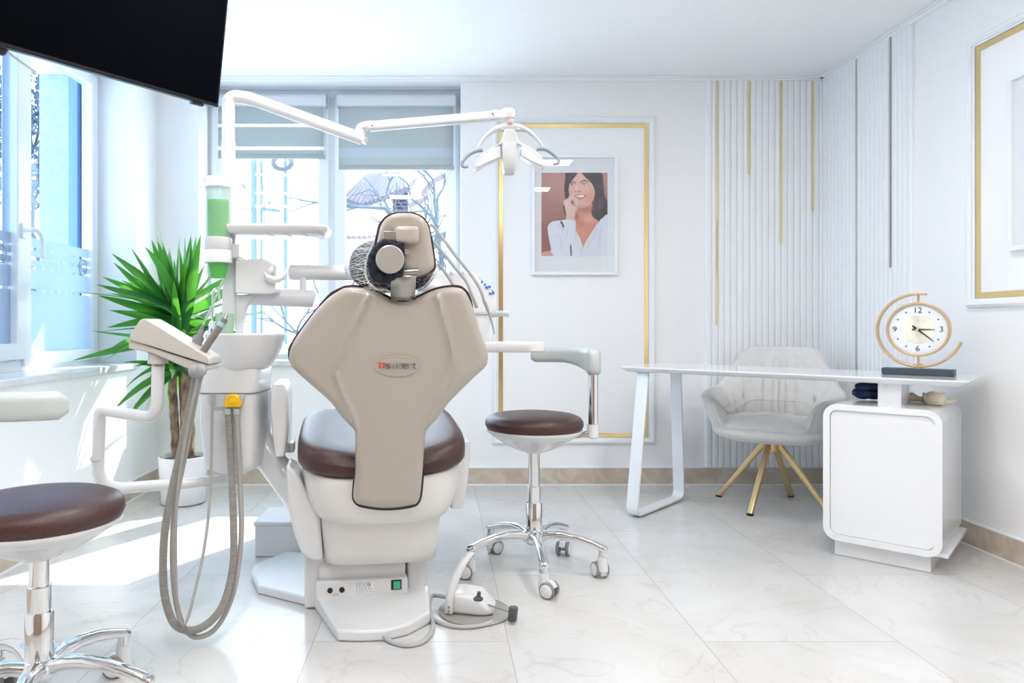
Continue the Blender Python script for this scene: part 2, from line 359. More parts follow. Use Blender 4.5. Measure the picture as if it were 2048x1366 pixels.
# frosted film with clear stripes
def film_strips(y0,y1,x):
    g=B(); cuts=[(.83,1.149),(1.161,1.259),(1.271,1.302),(1.318,1.350),(1.362,1.41)]
    for z0,z1 in cuts: g.bb(x,x+.0012,y0,y1,z0,z1)
    # short frosted dashes across the clear stripes, and the row of lettering
    for zc in (1.155,1.265,1.356):
        y=y0+.10
        while y<y1-.1: g.bb(x,x+.0012,y,y+.05,zc-.006,zc+.006); y+=.075
    y=y0+.16
    while y<y1-.12:
        g.bb(x,x+.0012,y,y+.012,1.302,1.318); y+=.02 if random.random()<.75 else .05
    return g
film_strips(3.44,4.085,XW+.004).build('frosted_film',M['frost'],o,smooth=False)
film_strips(WY0+.1,3.305,XW+.020).build('frosted_film',M['frost'],o,smooth=False)
def emblem(yc,x):
    g=B(); c=Vector((x,yc,1.305)); R=.042
    g.tube([c+Vector((0,R*math.cos(t),R*math.sin(t))) for t in np.linspace(0,2*math.pi,33)[:-1]],.0035,6,close=True)
    g.tube([c+Vector((0,.02*math.cos(t)+.002,.022*math.sin(t))) for t in np.linspace(.6,5.6,20)],.003,6)
    g.tube([c+Vector((0,.02,-.004)),c+Vector((0,.003,-.004))],.003,6); g.tube([c+Vector((0,.02,-.004)),c+Vector((0,.02,-.03))],.003,6)
    return g
M['emblem']=mat('emblem_grey',(.35,.42,.50),.5)
emblem(4.00,XW+.0065).build('emblem',M['emblem'],o); emblem(3.22,XW+.0225).build('emblem',M['emblem'],o)
# handle on the opening sash
b=B(); b.box((XW+.060,3.338,1.42),(.012,.03,.07)); b.cyl((XW+.06,3.338,1.425),(XW+.105,3.338,1.425),.011)
b.tube(cat([(XW+.10,3.338,1.425),(XW+.112,3.352,1.425),(XW+.114,3.38,1.41),(XW+.114,3.395,1.37),(XW+.114,3.395,1.30)],6),.0105,10)
b.build('window_handle',M['pvc'],o,bevel=.003)
b=B(); b.bb(XW+.02,XL+.022,WY0,WY1,WZ0-.03,WZ0+.003); b.build('sill',M['sill'],o,bevel=.006)
b=B(); b.bb(XL-.56,XW-.05,WY1-.001,WY1,WZ0,WZ1); M['stucco']=noise_col(mat('blue_white_stucco',(.2,.24,.3),.9),(.40,.44,.49),(.48,.52,.56),25,6,bump=.4); b.build('outer_reveal',M['stucco'],o,smooth=False)
M['rail']=mat('sky_tinted_rail',(.20,.33,.52),.5)  # rail colour carries the blue of the sky light, painted in
b=B(); b.bb(XW-.12,XW-.055,WY1-.06,WY1-.003,WZ0,WZ1); b.bb(XW-.085,XW-.055,WY1-.09,WY1-.06,WZ0,WZ1); b.build('shutter_rail',M['rail'],o)
b=B(); b.bb(XW-.12,XW-.06,3.17,3.315,WZ0,WZ1); b.build('shutter_rail',M['rail'],o)
# back window
YW=4.665
fk=lambda u,v,d:(u,YW-d,v)
xm=-.689
b=B(); ringbars(fk,BX0,BX1,BZ0,BZ1,.045,-.05,.015,b); b.bb(xm-.035,xm+.035,YW-.012,YW+.048,BZ0+.01,BZ1-.01)
o2=struct(b,'window_2',M['pvc'],bevel=.004)
b=B(); sash(b,fk,BX0+.025,xm-.02,BZ0+.03,BZ1-.03,.065,-.03,.04); b.build('opening_sash',M['pvc'],o2,bevel=.006)
b=B(); sash(b,fk,xm+.02,BX1-.025,BZ0+.03,BZ1-.03,.065,-.03,.04); b.build('opening_sash',M['pvc'],o2,bevel=.006)
B().bb(BX0+.08,xm-.075,YW-.004,YW+.004,BZ0+.085,BZ1-.085).build('glass_pane',M['glass'],o2,smooth=False)
B().bb(xm+.075,BX1-.08,YW-.004,YW+.004,BZ0+.085,BZ1-.085).build('glass_pane',M['glass'],o2,smooth=False)
b=B(); b.box((xm-.045,YW-.046,1.34),(.026,.012,.08)); b.cyl((xm-.045,YW-.05,1.35),(xm-.045,YW-.085,1.35),.01); b.tube([(xm-.045,YW-.085,1.355),(xm-.045,YW-.088,1.29),(xm-.045,YW-.088,1.23)],.0095,10); b.build('window_handle',M['pvc'],o2,bevel=.003)
B().bb(BX0,BX1,YB-.03,YW-.015,BZ0-.03,BZ0+.003).build('sill',M['sill'],o2,bevel=.006)
# ------------------------------------------------------------------ roller blinds
def blind(label, x0,x1,zb,zt,bands,mb):
    t=thing('roller_blind',label,'blind',((x0+x1)/2,4.60,zb),'zebra blinds in the back window')
    b=B(); pr=[(4.562+.03*0,zt-.075),(4.556,zt-.02),(4.57,zt),(4.615,zt),(4.615,zt-.075)]
    b.prism([(x0-.008,y,z) for y,z in pr],(x1-x0+.016,0,0)); b.build('cassette',M['white'],t,bevel=.004)
    for xs in (x0-.012,x1+.004): B().bb(xs,xs+.008,4.56,4.615,zt-.085,zt+.004).build('end_cap',M['grey'],t,bevel=.003)
    z=zt-.06; f=B(); f2=B(); cuts=sorted(bands,reverse=True)
    for (za,zc) in cuts:
        f.bb(x0,x1,4.596,4.598,za,z); f2.bb(x0,x1,4.5965,4.5975,zc,za); z=zc
    f.bb(x0,x1,4.596,4.598,zb+.012,z); f.build('fabric',M['blind'],t,smooth=False)
    f2.build('sheer_band',mb,t,smooth=False)
    b=B(); b.bb(x0,x1,4.590,4.604,zb,zb+.03); b.build('bottom_bar',M['blind'],t,bevel=.004)
    cx=x1-.004; b=B(); b.tube([(cx,4.575,zt-.05),(cx,4.577,zb+.02)],.0025,6); b.build('pull_cord',M['paper'],t)
zz=lambda py: CAMH-(py-CY)/F*4.597
blind('left roller blind behind the white lamp pole, with two lit see-through stripes',-1.41,-.725,zz(318),2.452,[(zz(248),zz(254)),(zz(293),zz(300))],M['sheer'])
blind('right roller blind hanging lower, faint bands, behind the jointed lamp arm',-.640,.098,zz(340),2.452,[(zz(296),zz(315))],M['sheer2'])
# ------------------------------------------------------------------ ceiling lights (recessed panels behind / above the viewpoint)
M['panel']=mat('lit_diffuser',(.9,.9,.9),.5,emit=(1,.98,.955),es=PANEL_STRENGTH)
for i,(x,y) in enumerate(((-.45,2.15),(1.1,2.15),(-.45,.84),(1.1,.84),(-.45,-.5),(1.1,-.5))):
    t=thing('ceiling_light','square recessed white ceiling light panel','light',(x,y,ZC),'recessed ceiling lights')
    b=B(); ringbars(lambda u,v,d:(u,v,ZC-d),x-.15,x+.15,y-.15,y+.15,.02,0,.012,b); b.build('frame',M['white'],t,bevel=.002)
    B().bb(x-.13,x+.13,y-.13,y+.13,ZC-.006,ZC-.001).build('diffuser',M['panel'],t,smooth=False)
# ------------------------------------------------------------------ dental chair
CO=Vector((-.17,2.35,0)); CA=math.radians(8); CF=Vector((-math.sin(CA),math.cos(CA),0)); CR=Vector((math.cos(CA),math.sin(CA),0))
def LC(x,y,z): return CO+CR*x+CF*y+Vector((0,0,z))
def PC(px,py,yl): return PP(px,py,CO+CF*yl,CF)
RC=Matrix.Rotation(CA,3,'Z')
ch=thing('dental_chair','cream and brown leather dental chair seen from behind, red and black badge on its back','dental chair',(CO.x,CO.y,0))
# foot plates
b=B(); pl=[(-.245,.20),(-.160,-.095),(-.09,-.110),(-.014,-.113),(.06,-.085),(.1415,-.005),(.165,.20)]
n=len(pl); zt=lambda y:.036+.020*(y+.11)/.31
b.add([LC(x,y,.001) for x,y in pl]+[LC(x,y,zt(y)) for x,y in pl],[tuple(range(n)),tuple(range(2*n-1,n-1,-1))]+[(i,(i+1)%n,n+(i+1)%n,n+i) for i in range(n)])
b.build('rear_foot_plate',M['white'],ch,bevel=.008)
b=B(); pl=[PP(x,y,(0,0,.03),(0,0,1)) for x,y in ((503,1146),(516,1172),(605,1194),(628,1196),(700,1150),(620,1106),(570,1104),(508,1130))]
b.prism([(p.x,p.y,.001) for p in pl],(0,0,.032)); b.build('side_foot_plate',M['white'],ch,bevel=.006)
b=B()
b.box(LC(-.065,.40,.10),(.29,.34,.2),RC); b.build('base_core',M['black'],ch,bevel=.01)
b=B(); b.box(LC(-.238,.24,.09),(.07,.13,.175),RC); b.build('base_cover',M['white'],ch,bevel=.01)
b=B(); b.box(LC(.118,.235,.09),(.065,.10,.175),RC); b.build('base_cover',M['white'],ch,bevel=.01)
b=B(); b.cyl(LC(-.222,.205,.128),LC(.075,.205,.128),.045,seg=32); b.build('lift_roller_cover',M['white'],ch)
b=B(); b.box(LC(-.075,.165,.075),(.315,.05,.062),RC); pn=b.build('control_panel',M['white'],ch,bevel=.006)
for xx in (-.185,-.145):
    b=B(); b.cyl(LC(xx,.141,.076),LC(xx,.136,.076),.009); b.cyl(LC(xx,.139,.076),LC(xx,.1345,.076),.005); b.build('socket',M['black'],pn)
b=B(); b.box(LC(.042,.139,.084),(.036,.006,.034),RC); sw=b.build('power_switch',M['black'],pn,bevel=.002)
b=B(); b.box(LC(.0435,.1355,.084),(.024,.004,.026),RC); b.build('green_rocker',M['greenlens'],sw,bevel=.001)
b=B(); b.box(LC(-.07,.1396,.080),(.066,.001,.040),RC); lb=b.build('rating_label',M['paper'],pn,label='small printed rating label')
b=B()
for r in range(6):
    x=-.098
    while x<-.042:
        w=random.uniform(.004,.010)
        if not (r in(1,2) and x>-.066): b.box(LC(x+w/2,.1388,.096-r*.0062),(w,.0006,.0018),RC)
        x+=w+.002
b.build('label_print',M['greyink'],lb,smooth=False)
tb=text_bm('CE',.011,LC(-.053,.1387,.088),CR,(0,0,1)); tb.build('label_print',M['ink'],lb,smooth=False)
b=B()
for k,(x0,w) in enumerate(((-.171,.012),(-.176,.022))): b.box(LC(x0+w/2,.1392,.063-k*.004),(w,.0006,.0012),RC)
b.build('panel_print',M['greyink'],pn,smooth=False)
# lower shell (lift cover) under the seat
def ring(a,bk,fr,z,n=5,xc=-.012,seg=48):
    yc=(fr+bk)/2; hb=(bk-fr)/2
    return [LC(xc+x,yc+y,z) for x,y in selli(a,hb,n,seg)]
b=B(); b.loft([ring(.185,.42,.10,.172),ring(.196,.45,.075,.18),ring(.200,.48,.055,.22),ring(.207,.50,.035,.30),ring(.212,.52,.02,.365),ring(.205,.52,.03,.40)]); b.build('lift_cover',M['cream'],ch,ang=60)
# seat shell
def sring(a,fr,bk,z,n=3.2): return ring(a,bk,fr,z,n,-.008,56)
b=B(); srs=[sring(.20,-.005,.42,.335),sring(.225,-.03,.46,.345),sring(.245,-.048,.50,.375),sring(.262,-.058,.55,.42),sring(.272,-.062,.60,.46),sring(.275,-.062,.62,.490),sring(.268,-.055,.61,.496)]
for k_ in (4,5,6):
    for p in srs[k_]:
        q=(p-CO).dot(CR); p.z+=(.030*(abs(q)/.28)**2-.008+.008*q/.28)*(.5 if k_==4 else 1)
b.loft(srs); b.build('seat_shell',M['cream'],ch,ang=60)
# seat cushion : rows along depth
def cushion():
    b=B(); out=[]; seg=64
    def plan(sc): return [(-.008+x*sc,.272+y*sc*1.0) for x,y in selli(.288,.335,4.2,seg)]
    def zs(x,y):
        u=(y+.06)/.67; zz_=-.030+.082*max(u,0)**1.1+.030*(abs(x)/.28)**2.0*(1-.5*u)+.008*x/.28-.010*math.exp(-(x/.13)**2)*math.exp(-((y-.0)/.2)**2)
        return zz_
    rings=[]
    for sc,z in ((.90,.505),(.965,.507),(.995,.520),(1.0,.545),(.995,.568),(.975,.587),(.94,.598),(.86,.604),(.65,.604),(.4,.602),(.15,.601)):
        rings.append([LC(x,y,z+(zs(x,y) if z>.55 else .030*(abs(x)/.28)**2*(1-.5*max(0,(y+.06)/.67))-.012+.008*x/.28)*(1 if z>.52 else .9)) for x,y in plan(sc)])
    b.loft(rings); return b
cushion().build('seat_cushion',M['leather'],ch,ang=80)
# leg rest running away from the viewer
b=B(); rr=[]
for y,hw,z in ((.58,.25,.58),(.75,.23,.575),(.95,.20,.50),(1.15,.17,.43),(1.25,.12,.40)): rr.append([LC(-.01+x,y,z+q) for x,q in selli(hw,.045,4,32)])
b.loft(rr); b.build('leg_rest',M['leather'],ch,ang=60)
# side cover and link arm on the left
b=B(); pts=[(572,930),(590,940),(622,1000),(640,1020),(646,1122),(625,1122),(602,1108),(588,1070),(577,1020)]
b.prism([PC(x,y,.10) for x,y in pts],CF*.16); b.build('side_cover',M['white'],ch,bevel=.012)
pa=[Vector((-.66,2.60,.60)),P(530,905,2.58),P(560,945,2.55),P(592,985,2.54),P(612,1030,2.53)]
b=B(); b.tube(cat(pa,8),lambda t:.050+.012*t,20,flat=.8); b.build('link_arm',M['white'],ch)
b=B(); b.add([P(589,970,2.462),P(594,967,2.462),P(595,985,2.462),P(590,989,2.462)],[(0,1,2,3)]); b.build('sticker',M['emblem'],ch,smooth=False)
# left armrest, right hinged arm bracket
def armpad(rows,yl,dep,b):
    rs=[]
    for (py,xl,xr) in rows:
        a=PC(xl,py,yl); c=PC(xr,py,yl); w=(c-a).length; m_=(a+c)/2
        rs.append([m_+CR*x+CF*(y+dep/2) for x,y in selli(w/2,dep/2,5,32)])
    b.loft(rs)
b=B(); armpad([(913,549,569),(905,546,573),(860,541,576),(815,537,577),(790,538,577),(775,541,574),(769,546,569)],.12,.26,b); b.build('armrest',M['white'],ch,ang=60)
b=B(); b.box(PC(575,893,.25),(.05,.06,.035),RC); b.build('armrest_bracket',M['grey'],ch,bevel=.005)
b=B(); armpad([(1018,903,925),(1010,899,930),(960,905,938),(910,915,942),(885,922,942)],.30,.12,b); b.build('side_bracket',M['white'],ch,ang=60)
# backrest
BR=[(574,706,905),(577,690,921),(584,677,930),(592,664,935),(602,652,940),(625,630,949),(650,611,957),(680,590,967),(700,581,974),(716,579,976),(730,582,973),(741,592,963),(760,613,942),(800,659,902),(820,675,886),(838,690,873),(850,701,861),(858,709,855),(870,711,851),(900,711,848),(944,711,845),(985,707,841),(999,709,838),(1006,716,832)]
Yb=lambda y: 2.10+(y-575)/435*.17
dipT=lambda px,py: np.where(py<640,(640-py)/66*(np.exp(-((px-806)/52)**2)*30),0)+np.where(py>985,np.clip((py-985)/21,0,1)*9*(1-((px-774)/62)**2),0)
RL=[(741,592),(728,620),(708,660),(690,705),(677,738),(678,752),(690,785),(706,820),(713,850),(714,900)]
RRt=[(874,592),(882,620),(896,670),(905,712),(906,728),(900,752),(880,790),(862,830),(852,860),(848,900)]
def hb(px,py,d):
    e=np.clip(d/20,0,1); h=.030*np.sqrt(np.clip(1-(1-e)**2.2,0,1))
    h=h+.022*np.clip(1-((px-778)/200)**2,0,1)*np.clip((1000-py)/300,.25,1)
    for r in (RL,RRt):
        dd=seg_dist(px,py,r); h=h+.015*np.exp(-(dd/5.0)**2)*np.clip(e*1.2,0,1)
    # the centre panel sits a touch proud
    oy=np.hypot((px-796)/46,(py-730)/21); h=h-.004*np.exp(-((oy-1)/.07)**2)
    return h
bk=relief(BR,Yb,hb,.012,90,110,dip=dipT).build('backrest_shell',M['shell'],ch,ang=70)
BC=[(569,706,905),(571,690,921),(578,674,931),(586,660,938),(602,645,944),(625,625,948),(650,606,955),(680,585,964),(700,576,970),(716,577,970),(730,584,965),(760,625,930),(800,669,892),(838,700,863),(850,706,857)]
relief(BC,Yb,lambda px,py,d:0*d,.075,40,40,dip=lambda px,py: np.where(py<640,(640-py)/66*(np.exp(-((px-806)/52)**2)*28),0),dy=.014).build('backrest_cushion',M['leather'],ch,bevel=.008,ang=50)
relief([(940,708,849),(985,704,845),(1001,705,842),(1009,711,837),(1012,719,831)],Yb,lambda px,py,d:0*d,.004,20,20,dip=lambda px,py: np.where(py>985,np.clip((py-985)/26,0,1)*9*(1-((px-774)/62)**2),0),dy=.008).build('stem_gap_shade',M['black'],ch)  # black plate painting in the shade of the gap around the stem
# badge
def onback(px,py,off): 
    h=float(hb(np.array([px]),np.array([py]),np.array([60.0]))[0]); return P(px,py,Yb(py)+0)+Vector((0,-h-off,0))
b=B(); rim=[onback(796+44*math.cos(t),730+19*math.sin(t),.0) for t in np.linspace(0,2*math.pi,49)[:-1]]
cen_=onback(796,730,-.0012); rin=[cen_+(r-cen_)*.985 for r in rim]
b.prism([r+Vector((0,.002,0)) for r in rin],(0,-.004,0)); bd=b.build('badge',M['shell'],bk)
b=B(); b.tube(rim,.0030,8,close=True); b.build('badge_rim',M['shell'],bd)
yb_=onback(796,730,.0052).y
def strokes(b,lst,x0,y0,s,r):
    for st in lst: b.tube([P(x0+x*s,y0-y*s,yb_) for x,y in st],r,6,flat=.5)
LET={'s':([[(0,0),(4.2,0),(5,.6),(5,2.2),(4.3,2.9),(.8,2.9),(0,3.5),(0,5),(.7,5.6),(4.8,5.6)]],6.6),'w':([[(0,5.6),(0,.7),(.7,0),(7.3,0),(8,.7),(8,5.6)],[(4,0),(4,5.6)]],9.6),'i':([[(0,0),(0,5.6)],[(0,7),(0,7.6)]],1.7),
 'd':([[(5.6,8),(5.6,0),(.7,0),(0,.7),(0,4.9),(.7,5.6),(5.6,5.6)]],7.2),'e':([[(5.2,0),(.7,0),(0,.7),(0,4.9),(.7,5.6),(4.9,5.6),(5.6,4.9),(5.6,2.9),(0,2.9)]],7.2),'n':([[(0,0),(0,5.6),(4.7,5.6),(5.4,4.9),(5.4,0)]],7.0),'t':([[(3.4,0),(1.2,0),(.5,.7),(.5,7.2)],[(-.4,5.6),(3.2,5.6)]],4)}
b=B(); x=771.5
for c in 'swident':
    st,w=LET[c]; strokes(b,st,x,736.5,1.42,.0011); x+=w*1.42
b.build('badge_lettering',M['ink'],bd,label='black swident lettering')
b=B()
for i in (0,1):
    for j in (0,1): b.box(P(760+i*7.4,727.2+j*7.2,yb_),(.0062,.0015,.0062))
b.build('badge_squares',M['red'],bd,label='four small red squares forming a cross',smooth=False)
b=B(); b.box(P(806,738.5,yb_),(.085,.0008,.0007)); b.build('badge_underline',M['greyink'],bd,smooth=False)
# headrest bracket, shell, pad
b=B(); pts=[]
yB=2.035
sec=[(547,2.012),(543,2.030),(546,2.018),(556,2.012),(575,2.028),(590,2.046),(600,2.055)]
L_=[P(783 if k<3 else 782-(k-3)*.6,y,Y) for k,(y,Y) in enumerate(sec)]; R_=[P(835 if k<3 else 832-(k-3)*.6,y,Y) for k,(y,Y) in enumerate(sec)]
b.tube([P(781,546,2.018),P(835,543,2.018)],.008,12); b.sheet([[a,c] for a,c in zip(L_[2:],R_[2:])]); b.build('headrest_bracket',M['satin'],ch,solid=.006,ang=50)
b=B(); b.tube([P(779.5,597.5,2.05),P(779.5,601,2.05)],.003,8); b.build('bracket_slot',M['black'],ch); b=B(); b.tube([P(829,596.5,2.05),P(829,600,2.05)],.003,8); b.build('bracket_slot',M['black'],ch)
HR=[(427,797,820),(429,788,829),(434,777,841),(441,769,849),(452,762,856),(466,758,860),(480,755,862),(500,752,865),(520,750,868),(533,751,868),(541,755,862),(547,762,853),(553,772,838),(557,784,822)]
Yh=lambda y: 2.045+(y-430)/130*.02
hh=lambda px,py,d: .022*np.sqrt(np.clip(1-(1-np.clip(d/13,0,1))**2.2,0,1))+.006*np.clip(1-((px-808)/60)**2,0,1)
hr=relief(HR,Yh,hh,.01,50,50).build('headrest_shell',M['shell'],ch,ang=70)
relief([(424,795,821),(426,784,832),(432,771,845),(441,763,853),(452,756,859),(480,750,865),(520,744,871),(541,748,868),(557,776,832)],Yh,lambda px,py,d:0*d,.05,30,30,dy=.012).build('headrest_pad',M['leather'],ch,bevel=.006,ang=50)
y0=2.045-.028
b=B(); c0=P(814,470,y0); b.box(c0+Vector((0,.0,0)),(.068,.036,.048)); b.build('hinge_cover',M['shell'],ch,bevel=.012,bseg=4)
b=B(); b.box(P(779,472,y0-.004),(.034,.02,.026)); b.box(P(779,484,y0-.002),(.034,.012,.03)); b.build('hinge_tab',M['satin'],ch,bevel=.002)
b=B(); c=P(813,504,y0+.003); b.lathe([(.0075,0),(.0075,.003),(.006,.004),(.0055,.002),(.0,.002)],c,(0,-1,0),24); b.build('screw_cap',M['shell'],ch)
# clamp knob and its cloth wrap
kc=P(780,519,1.985); kd=Vector((.12,-1,.03)).normalized()
b=B(); b.lathe([(.0,-.05),(.030,-.05),(.034,-.03),(.037,-.02),(.0395,-.004),(.0395,.004),(.036,.008),(.0,.008)],kc,kd,48); b.build('clamp_knob',M['silver'],ch,ang=30)
b=B(); out=[(757,482),(772,476),(790,482),(807,487),(808,520),(806,552),(790,557),(768,566),(745,560),(736,540),(735,515),(744,496)]
fr=cat([P(x,y,2.004) for x,y in out],5,True); n=len(fr); cc=P(775,520,1.999)
rng=[[cc+(p-cc)*s+Vector((random.uniform(-.001,.001),dy_+.003*math.sin(i*1.3),0)) for i,p in enumerate(fr)] for s,dy_ in ((.55,-.004),(.8,-.012),(.93,-.006),(1.0,.012),(.97,.05))]
b.loft(rng); b.build('cloth_wrap',M['navy'],ch,ang=80)
# dark pillow and the mesh cap over it
M['pillow']=noise_col(mat('dark_headrest_pillow',(.05,.052,.058),.7),(.03,.032,.038),(.10,.105,.115),60,4,bump=.2)
pc=P(783,532,2.19); 
b=B(); b.ell(pc,(.128,.075,.082),40,24,n=2.4); b.build('head_pillow',M['pillow'],ch)
cap=thing('bouffant_cap','translucent white mesh bouffant cap stretched over the dark pillow behind the headrest','cap',tuple(pc))
m=bpy.data.materials.new('cap_mesh'); m.use_nodes=True; t=m.node_tree; t.nodes.remove(t.nodes['Principled BSDF']); M['cap']=m
tc=nd(m,'ShaderNodeTexCoord'); mp=nd(m,'ShaderNodeMapping'); mp.inputs['Scale'].default_value=(.45,1,1.5); mp.inputs['Rotation'].default_value=(0,.55,0); no=nd(m,'ShaderNodeTexNoise'); no.inputs['Scale'].default_value=9; no.inputs['Detail'].default_value=2
ad=nd(m,'ShaderNodeVectorMath',operation='MULTIPLY_ADD'); ad.inputs[1].default_value=(.13,.13,.13); lk(m,tc.outputs['Object'],mp.inputs[0]); lk(m,mp.outputs[0],no.inputs[0]); lk(m,no.outputs['Color'],ad.inputs[0]); lk(m,mp.outputs[0],ad.inputs[2])
vo=nd(m,'ShaderNodeTexVoronoi',feature='DISTANCE_TO_EDGE'); vo.inputs['Scale'].default_value=62; lk(m,ad.outputs[0],vo.inputs['Vector'])
cr=nd(m,'ShaderNodeValToRGB'); cr.color_ramp.elements[0].position=.0; cr.color_ramp.elements[1].position=.10; cr.color_ramp.elements[0].color=(.80,.80,.80,1); cr.color_ramp.elements[1].color=(.17,.17,.17,1); lk(m,vo.outputs[0],cr.inputs[0])
tr=nd(m,'ShaderNodeBsdfTransparent'); df=nd(m,'ShaderNodeBsdfDiffuse'); df.inputs[0].default_value=(.82,.87,.92,1); tl=nd(m,'ShaderNodeBsdfTranslucent'); tl.inputs[0].default_value=(.8,.88,.95,1); x1=nd(m,'ShaderNodeMixShader'); x1.inputs[0].default_value=.5
lk(m,df.outputs[0],x1.inputs[1]); lk(m,tl.outputs[0],x1.inputs[2]); x2=nd(m,'ShaderNodeMixShader'); lk(m,cr.outputs[0],x2.inputs[0]); lk(m,tr.outputs[0],x2.inputs[1]); lk(m,x1.outputs[0],x2.inputs[2]); lk(m,x2.outputs[0],t.nodes['Material Output'].inputs[0])
b=B(); rs=[]
for a in range(25):
    th=-math.pi/2+.06+(math.pi-.12)*a/24; r_=[]
    for k in range(56):
        ph=2*math.pi*k/56; f=1+.018*math.sin(9*ph+3*th)+.014*math.sin(23*ph)
        r_.append(pc+Vector((.140*f*math.cos(th)**.8*math.cos(ph)+(-.003 if ph>1.5 else 0),.086*f*math.cos(th)**.8*math.sin(ph)+.002,.090*f*math.sin(th))))
    rs.append(r_)
b.loft(rs); b.build('mesh_net',M['cap'],cap,ang=80)
# gathered elastic hem
path=cat([P(x,y,Y) for x,y,Y in ((752,478,2.09),(742,498,2.075),(733,520,2.07),(731,545,2.068),(738,565,2.065),(752,577,2.065),(770,580,2.068),(786,584,2.075))],14)
hem=[p+Vector((.0035*math.sin(i*2.1),-.002*math.cos(i*1.7),.0035*math.cos(i*2.4))) for i,p in enumerate(path)]
b=B(); b.tube(hem,.0022,6); M['hem']=mat('elastic_hem',(.80,.80,.80),.8); b.build('elastic_hem',M['hem'],cap)
b=B()
for i in range(0,len(path),4):
    a=path[i]; e=a+(pc-a).normalized()*.0+Vector((-.03-.02*random.random(),-.0+.05,random.uniform(-.012,.02)))
    b.tube([a,a*.5+e*.5+Vector((0,-.012,0)),e],.0009,5)
b.build('gathers',M['hem'],cap)
# ------------------------------------------------------------------ cuspidor unit
UY=2.42
un=thing('cuspidor_unit','white dental cuspidor unit with round spittoon bowl and yellow filter, left of the chair','dental unit',(-.71,2.55,0))
def pbox(b,rows,Y0,dep,n=6):
    rs=[]
    for (py,xl,xr) in rows:
        a=P(xl,py,Y0); c=P(xr,py,Y0); rs.append([Vector(((a.x+c.x)/2+x,Y0+dep/2+y,a.z)) for x,y in selli((c.x-a.x)/2,dep/2,n,40)])
    b.loft(rs)
b=B(); pbox(b,[(733,398,508),(736,392,512),(740,390,514),(786,392,511)],UY,.26); b.build('upper_body',M['white'],un,ang=60,bevel=.0)
b=B(); pbox(b,[(788,393,512),(800,392,513),(850,392,514),(900,398,513),(930,401,511),(940,406,506),(948,430,490)],UY+.004,.25); b.build('lower_body',M['white'],un,ang=60)
b=B(); pbox(b,[(789,412,487),(805,413,486),(813,418,480)],UY-.012,.06,5); b.build('filter_recess',M['grey'],un,ang=60)
b=B(); pbox(b,[(786,391,513),(789,391,513)],UY+.002,.254); b.build('seam',M['midgrey'],un)
yf=[P(x,y,UY-.022) for x,y in ((448,815),(448,806),(452,793),(459,789),(469,789),(477,793),(481,805),(481,815))]
b=B(); b.prism(yf,(0,.03,0)); fl_=b.build('suction_filter',M['yellow'],un,bevel=.004,label='yellow suction filter')
b=B(); b.cyl(P(465,802,UY-.022),P(465,802,UY-.027),.010); b.cyl(P(465,802,UY-.026),P(465,802,UY-.030),.003); b.build('filter_cap',M['yellow'],fl_)
b=B(); b.cyl(P(456,817,UY-.012),P(456,829,UY-.012),.0125); b.cyl(P(473,817,UY-.012),P(473,829,UY-.012),.0115); b.build('hose_coupling',M['cable'],un)
# bowl : half-egg basin
bc=P(487,668,2.50); b=B()
def bo(p,r,z,a): 
    return p+Vector((max(0,math.cos(a))*0.006*(z>.03),0,0))
b.lathe([(.0,-.122),(.07,-.122),(.085,-.118),(.093,-.108),(.108,-.08),(.120,-.04),(.127,-.008),(.1285,0),(.126,.003),(.121,0),(.112,-.03),(.09,-.075),(.04,-.095),(0,-.10)],bc,(0,0,1),64,fn=lambda p,r,z,a: p+Vector((0.018*max(0,(z+.13)/.13)*math.cos(a) if math.cos(a)>0 else 0,0,0)))
b.build('spittoon_bowl',M['white'],un,ang=60)
b=B(); b.cyl(P(470,741,2.5)-Vector((0,0,.004)),P(470,737,2.5),.075); b.build('bowl_plinth',M['white'],un)
# water spouts (chrome) and cup stand
b=B(); b.tube(bend([P(424,655,2.52),P(426,590,2.52),P(428,577,2.52),P(437,577,2.54),P(439,600,2.55)],.012),.0042,10); b.lathe([(.0,0),(.012,0),(.009,.03),(.004,.04)],P(423,664,2.52)); b.build('cup_filler_spout',M['chrome'],un)
b=B(); b.tube(bend([P(430,672,2.5),P(429,650,2.5),P(424,640,2.49),P(418,652,2.48)],.01),.004,10); b.build('bowl_rinse_spout',M['chrome'],un)
# lamp pole rises from the unit
M['palegreen']=film('pale_green_plastic',(.60,.72,.60),(.5,.7,.5))
b=B(); pbox(b,[(627,428,462),(668,432,460)],2.55,.05,6); b.build('cup_stand',M['palegreen'],un,ang=60)
b=B(); pbox(b,[(490,443,470),(560,443,470),(590,442,470),(660,440,470)],2.60,.075,5); b.build('lower_column',M['white'],un,ang=50)
br_=[(470,590),(512,588),(500,598),(490,615),(484,640),(480,668),(470,668)]
b=B(); b.prism([P(x,y,2.61) for x,y in br_],(0,.05,0)); b.build('arm_bracket',M['white'],un,bevel=.006)
b=B(); b.prism([P(x,y,2.57) for x,y in ((470,519),(524,517),(545,526),(551,531),(551,585),(540,588),(470,587))],(0,.10,0)); vb_=b.build('film_viewer_box',M['white'],un,bevel=.006)
b=B(); hp=[(529,546),(535,554),(548,558),(560,557),(569,552),(574,541)]; b.sheet([[P(x,y-5.5,2.552),P(x-1.5,y+8,2.552)] for x,y in hp]); b.sheet([[P(531,543,2.56),P(531,552,2.56)],[P(545,531,2.55),P(547,549,2.55)]]); b.build('box_handle',M['white'],vb_,solid=.006)
b=B(); b.prism([P(x,y,2.567) for x,y in ((530,546),(541,540),(548,549))],(0,.003,0)); b.build('box_opening',M['black'],vb_)
